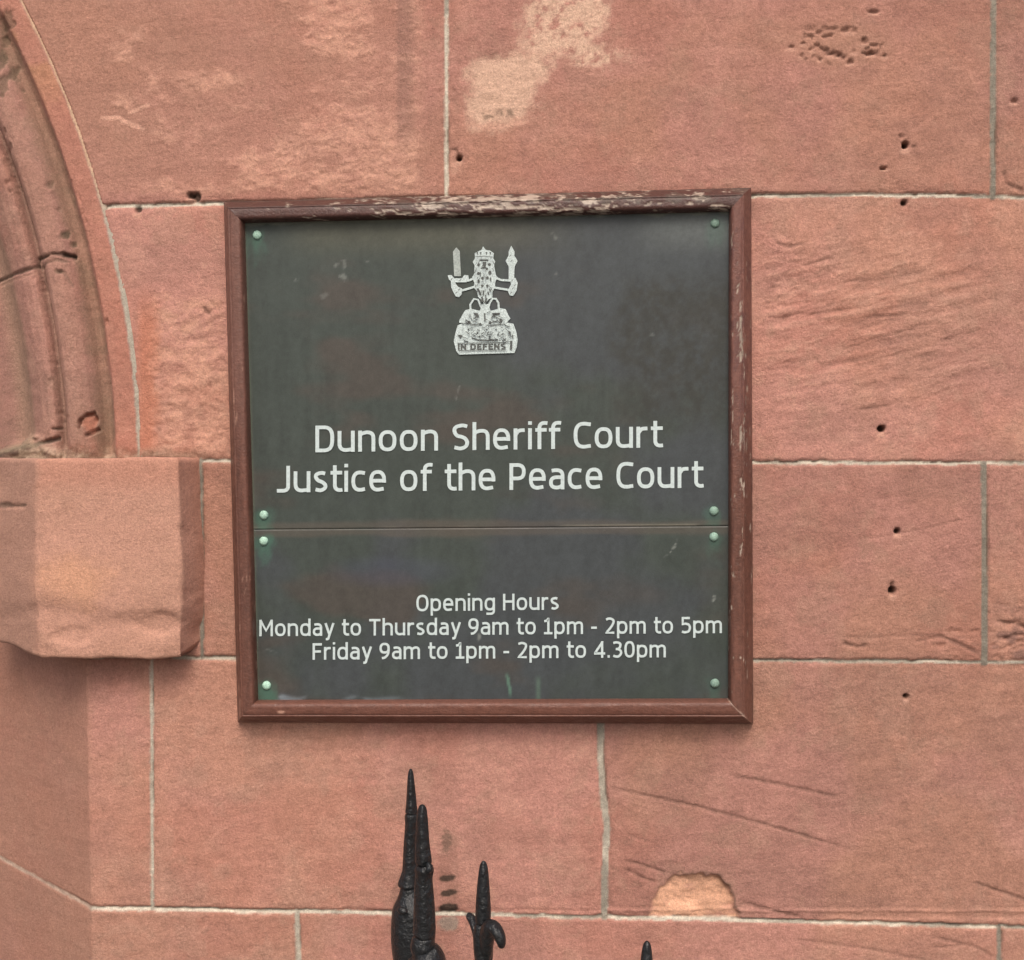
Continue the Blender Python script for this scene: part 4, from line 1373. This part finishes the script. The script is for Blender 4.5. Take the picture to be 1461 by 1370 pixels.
def lathe_px(name, fy, prof, parent, diamond=0.0, n=12, twist=0.0, flat=None):
    """prof: (centre x, y, half width) in survey pixels at the finial's own distance"""
    bm = bmesh.new()
    pts = [pp(cx, cy, fy) for cx, cy, _ in prof]
    sc = (abs(fy - CAM[1])) / FPX
    tube(bm, pts, [max(0.0006, hw_ * sc) for *_c, hw_ in prof], n=n, diamond=diamond, twist=twist, flat=flat)
    return bm_obj(name, bm, IRON, parent)


# tall standard nearest the wall
f1 = lathe_px('finial', FY[0], [(586, 1096.5, .8), (586, 1099, 3.0), (586, 1108, 4.8), (586.5, 1125, 6.0), (587, 1145, 7.6), (587, 1158, 9), (587, 1162, 9.8)], rail, diamond=0.75, n=16)
lathe_px('neck', FY[0], [(587, 1160, 8), (587, 1163, 9.8), (587, 1168, 10.2), (587, 1174, 9.4), (586, 1180, 8.4), (585, 1205, 9.6), (585, 1235, 11), (585, 1244, 11.5), (584.5, 1249, 13), (584, 1256, 14.5), (583, 1260, 16), (583, 1263, 16), (583, 1266, 16.5)], f1, diamond=0.5, n=16)
lathe_px('bulb', FY[0], [(583, 1262, 12), (583.5, 1268, 14), (584, 1272, 15), (584, 1277, 17), (585, 1282, 21), (586, 1289, 27), (587, 1297, 30), (588, 1310, 32), (589, 1328, 34), (590, 1350, 34), (591, 1375, 31), (592, 1395, 27), (592, 1402, 26), (592, 1405, 22), (592, 1412, 16)], f1)
bm = bmesh.new()
tube(bm, [pp(567, 1296, FY[0] - 0.026), pp(574, 1300, FY[0] - 0.032), pp(582, 1301, FY[0] - 0.033)], [0.004, 0.006, 0.004], n=8)
bm_obj('boss', bm, IRON, f1)

# second spike, in front of it
f2 = lathe_px('finial', FY[1], [(602.5, 1147.5, 1.6), (602.5, 1150, 5), (602.5, 1156, 7.2), (602.5, 1170, 8.4), (602.5, 1190, 9.6), (603, 1212, 11), (604.5, 1226, 12), (604.5, 1236, 13)], rail, diamond=0.7, n=16)
lathe_px('neck', FY[1], [(604.5, 1233, 12), (605.5, 1238, 14), (605.5, 1244, 14.3), (605, 1249, 12.5), (604.5, 1254, 12.8), (605, 1275, 14.5), (605.5, 1300, 16), (606, 1325, 16.5), (605, 1334, 17), (604, 1337, 17)], f2, diamond=0.6, n=16)
bm = bmesh.new()
tube(bm, [pp(609, 1230, FY[1] - 0.006), pp(613, 1236, FY[1] - 0.009), pp(613, 1242, FY[1] - 0.010), pp(608, 1245, FY[1] - 0.010)], [0.0025, 0.005, 0.0055, 0.003], n=8)
bm_obj('burr', bm, IRON, f2)
lathe_px('collar', FY[1], [(604, 1335, 15), (604, 1338, 17), (603.5, 1346, 18), (603, 1352, 19.5), (603, 1355, 18), (603, 1357, 17), (606, 1359, 24), (607, 1363, 27), (609, 1370, 30), (610, 1392, 30), (607, 1400, 20), (607, 1410, 12)], f2)


# fleur-de-lis finials
def fleur(fy, cx, top, s):
    f = lathe_px('finial', fy, [(cx, top - 1, 1.2 * s), (cx, top + 2, 4.5 * s), (cx, top + 8, 6.6 * s), (cx - .3, top + 22, 8.2 * s), (cx - .5, top + 40, 9.8 * s), (cx - .5, top + 58, 11.2 * s), (cx - .5, top + 72, 12 * s), (cx - 1, top + 84, 11.5 * s), (cx - 1.5, top + 92, 11 * s)], rail, diamond=0.35)
    sc = abs(fy - CAM[1]) / FPX
    bm = bmesh.new()                       # near petal, curling out to the right and towards the street
    path = [(3, 150, 0.0), (4, 122, -0.006), (5, 104, -0.012), (8, 93, -0.018), (14, 92, -0.024), (20, 100, -0.028), (24, 110, -0.030), (26, 118, -0.030), (25, 123, -0.028)]
    tube(bm, [pp(cx + a * s, top + b * s, fy + c) for a, b, c in path], [q * sc * s for q in (8, 11, 13, 13.5, 12.5, 11, 9.5, 7.5, 5)], n=12, flat=(Vector((0.75, -0.2, 0.62)).normalized(), 0.85))
    bm_obj('petal', bm, IRON, f)
    bm = bmesh.new()                       # far petal
    path = [(-3, 150, 0.0), (-5, 118, 0.008), (-9, 98, 0.018), (-14, 86, 0.024), (-20, 78, 0.028), (-24, 75, 0.029)]
    tube(bm, [pp(cx + a * s, top + b * s, fy + c) for a, b, c in path], [q * sc * s for q in (8, 10, 10, 9, 7.5, 4.5)], n=12, flat=(Vector((0.75, -0.2, 0.62)).normalized(), 0.8))
    bm_obj('petal', bm, IRON, f)
    lathe_px('stalk', fy, [(cx - 1.5, top + 86, 11 * s), (cx - 2, top + 100, 14 * s), (cx - 1, top + 115, 15 * s), (cx, top + 130, 15 * s), (cx, top + 145, 13 * s), (cx, top + 160, 12 * s), (cx, top + 166, 15 * s), (cx, top + 176, 15 * s), (cx, top + 182, 11 * s), (cx, top + 200, 9 * s)], f, diamond=0.2)
    return f


fleur(FY[2], 690, 1229, 1.0)
fleur(FY[3], 923, 1343, 1.05)

# bars going down to the pavement, and the rails that tie them
ends = []
for (px_, py_), fy, top in zip(tips, FY, (1400, 1400, 1410, 1520)):
    p0 = pp(px_ + (5 if py_ < 1110 else 0), top, fy)
    bm = bmesh.new()
    tube(bm, [p0, (p0.x, p0.y, p0.z * 0.5), (p0.x, p0.y, 0.0)], [0.011, 0.011, 0.011], n=8)
    bm_obj('bar', bm, IRON, rail, sub=0)
    ends.append(p0)
for zz in (0.86, 0.14):
    bm = bmesh.new()
    tube(bm, [(p.x, p.y, zz) for p in ends], [0.012] * 4, n=8)
    bm_obj('rail', bm, IRON, rail, sub=0)

# ================================================================== pavement in front of the wall
bm = bmesh.new()
vs = [bm.verts.new(p) for p in ((-60, -80, 0), (60, -80, 0), (60, 3, 0), (-60, 3, 0))]
bm.faces.new(vs)
me = bpy.data.meshes.new('pavement')
bm.to_mesh(me)
bm.free()
pv = link('pavement', me, PAVE, smooth=False)
pv['kind'] = 'structure'
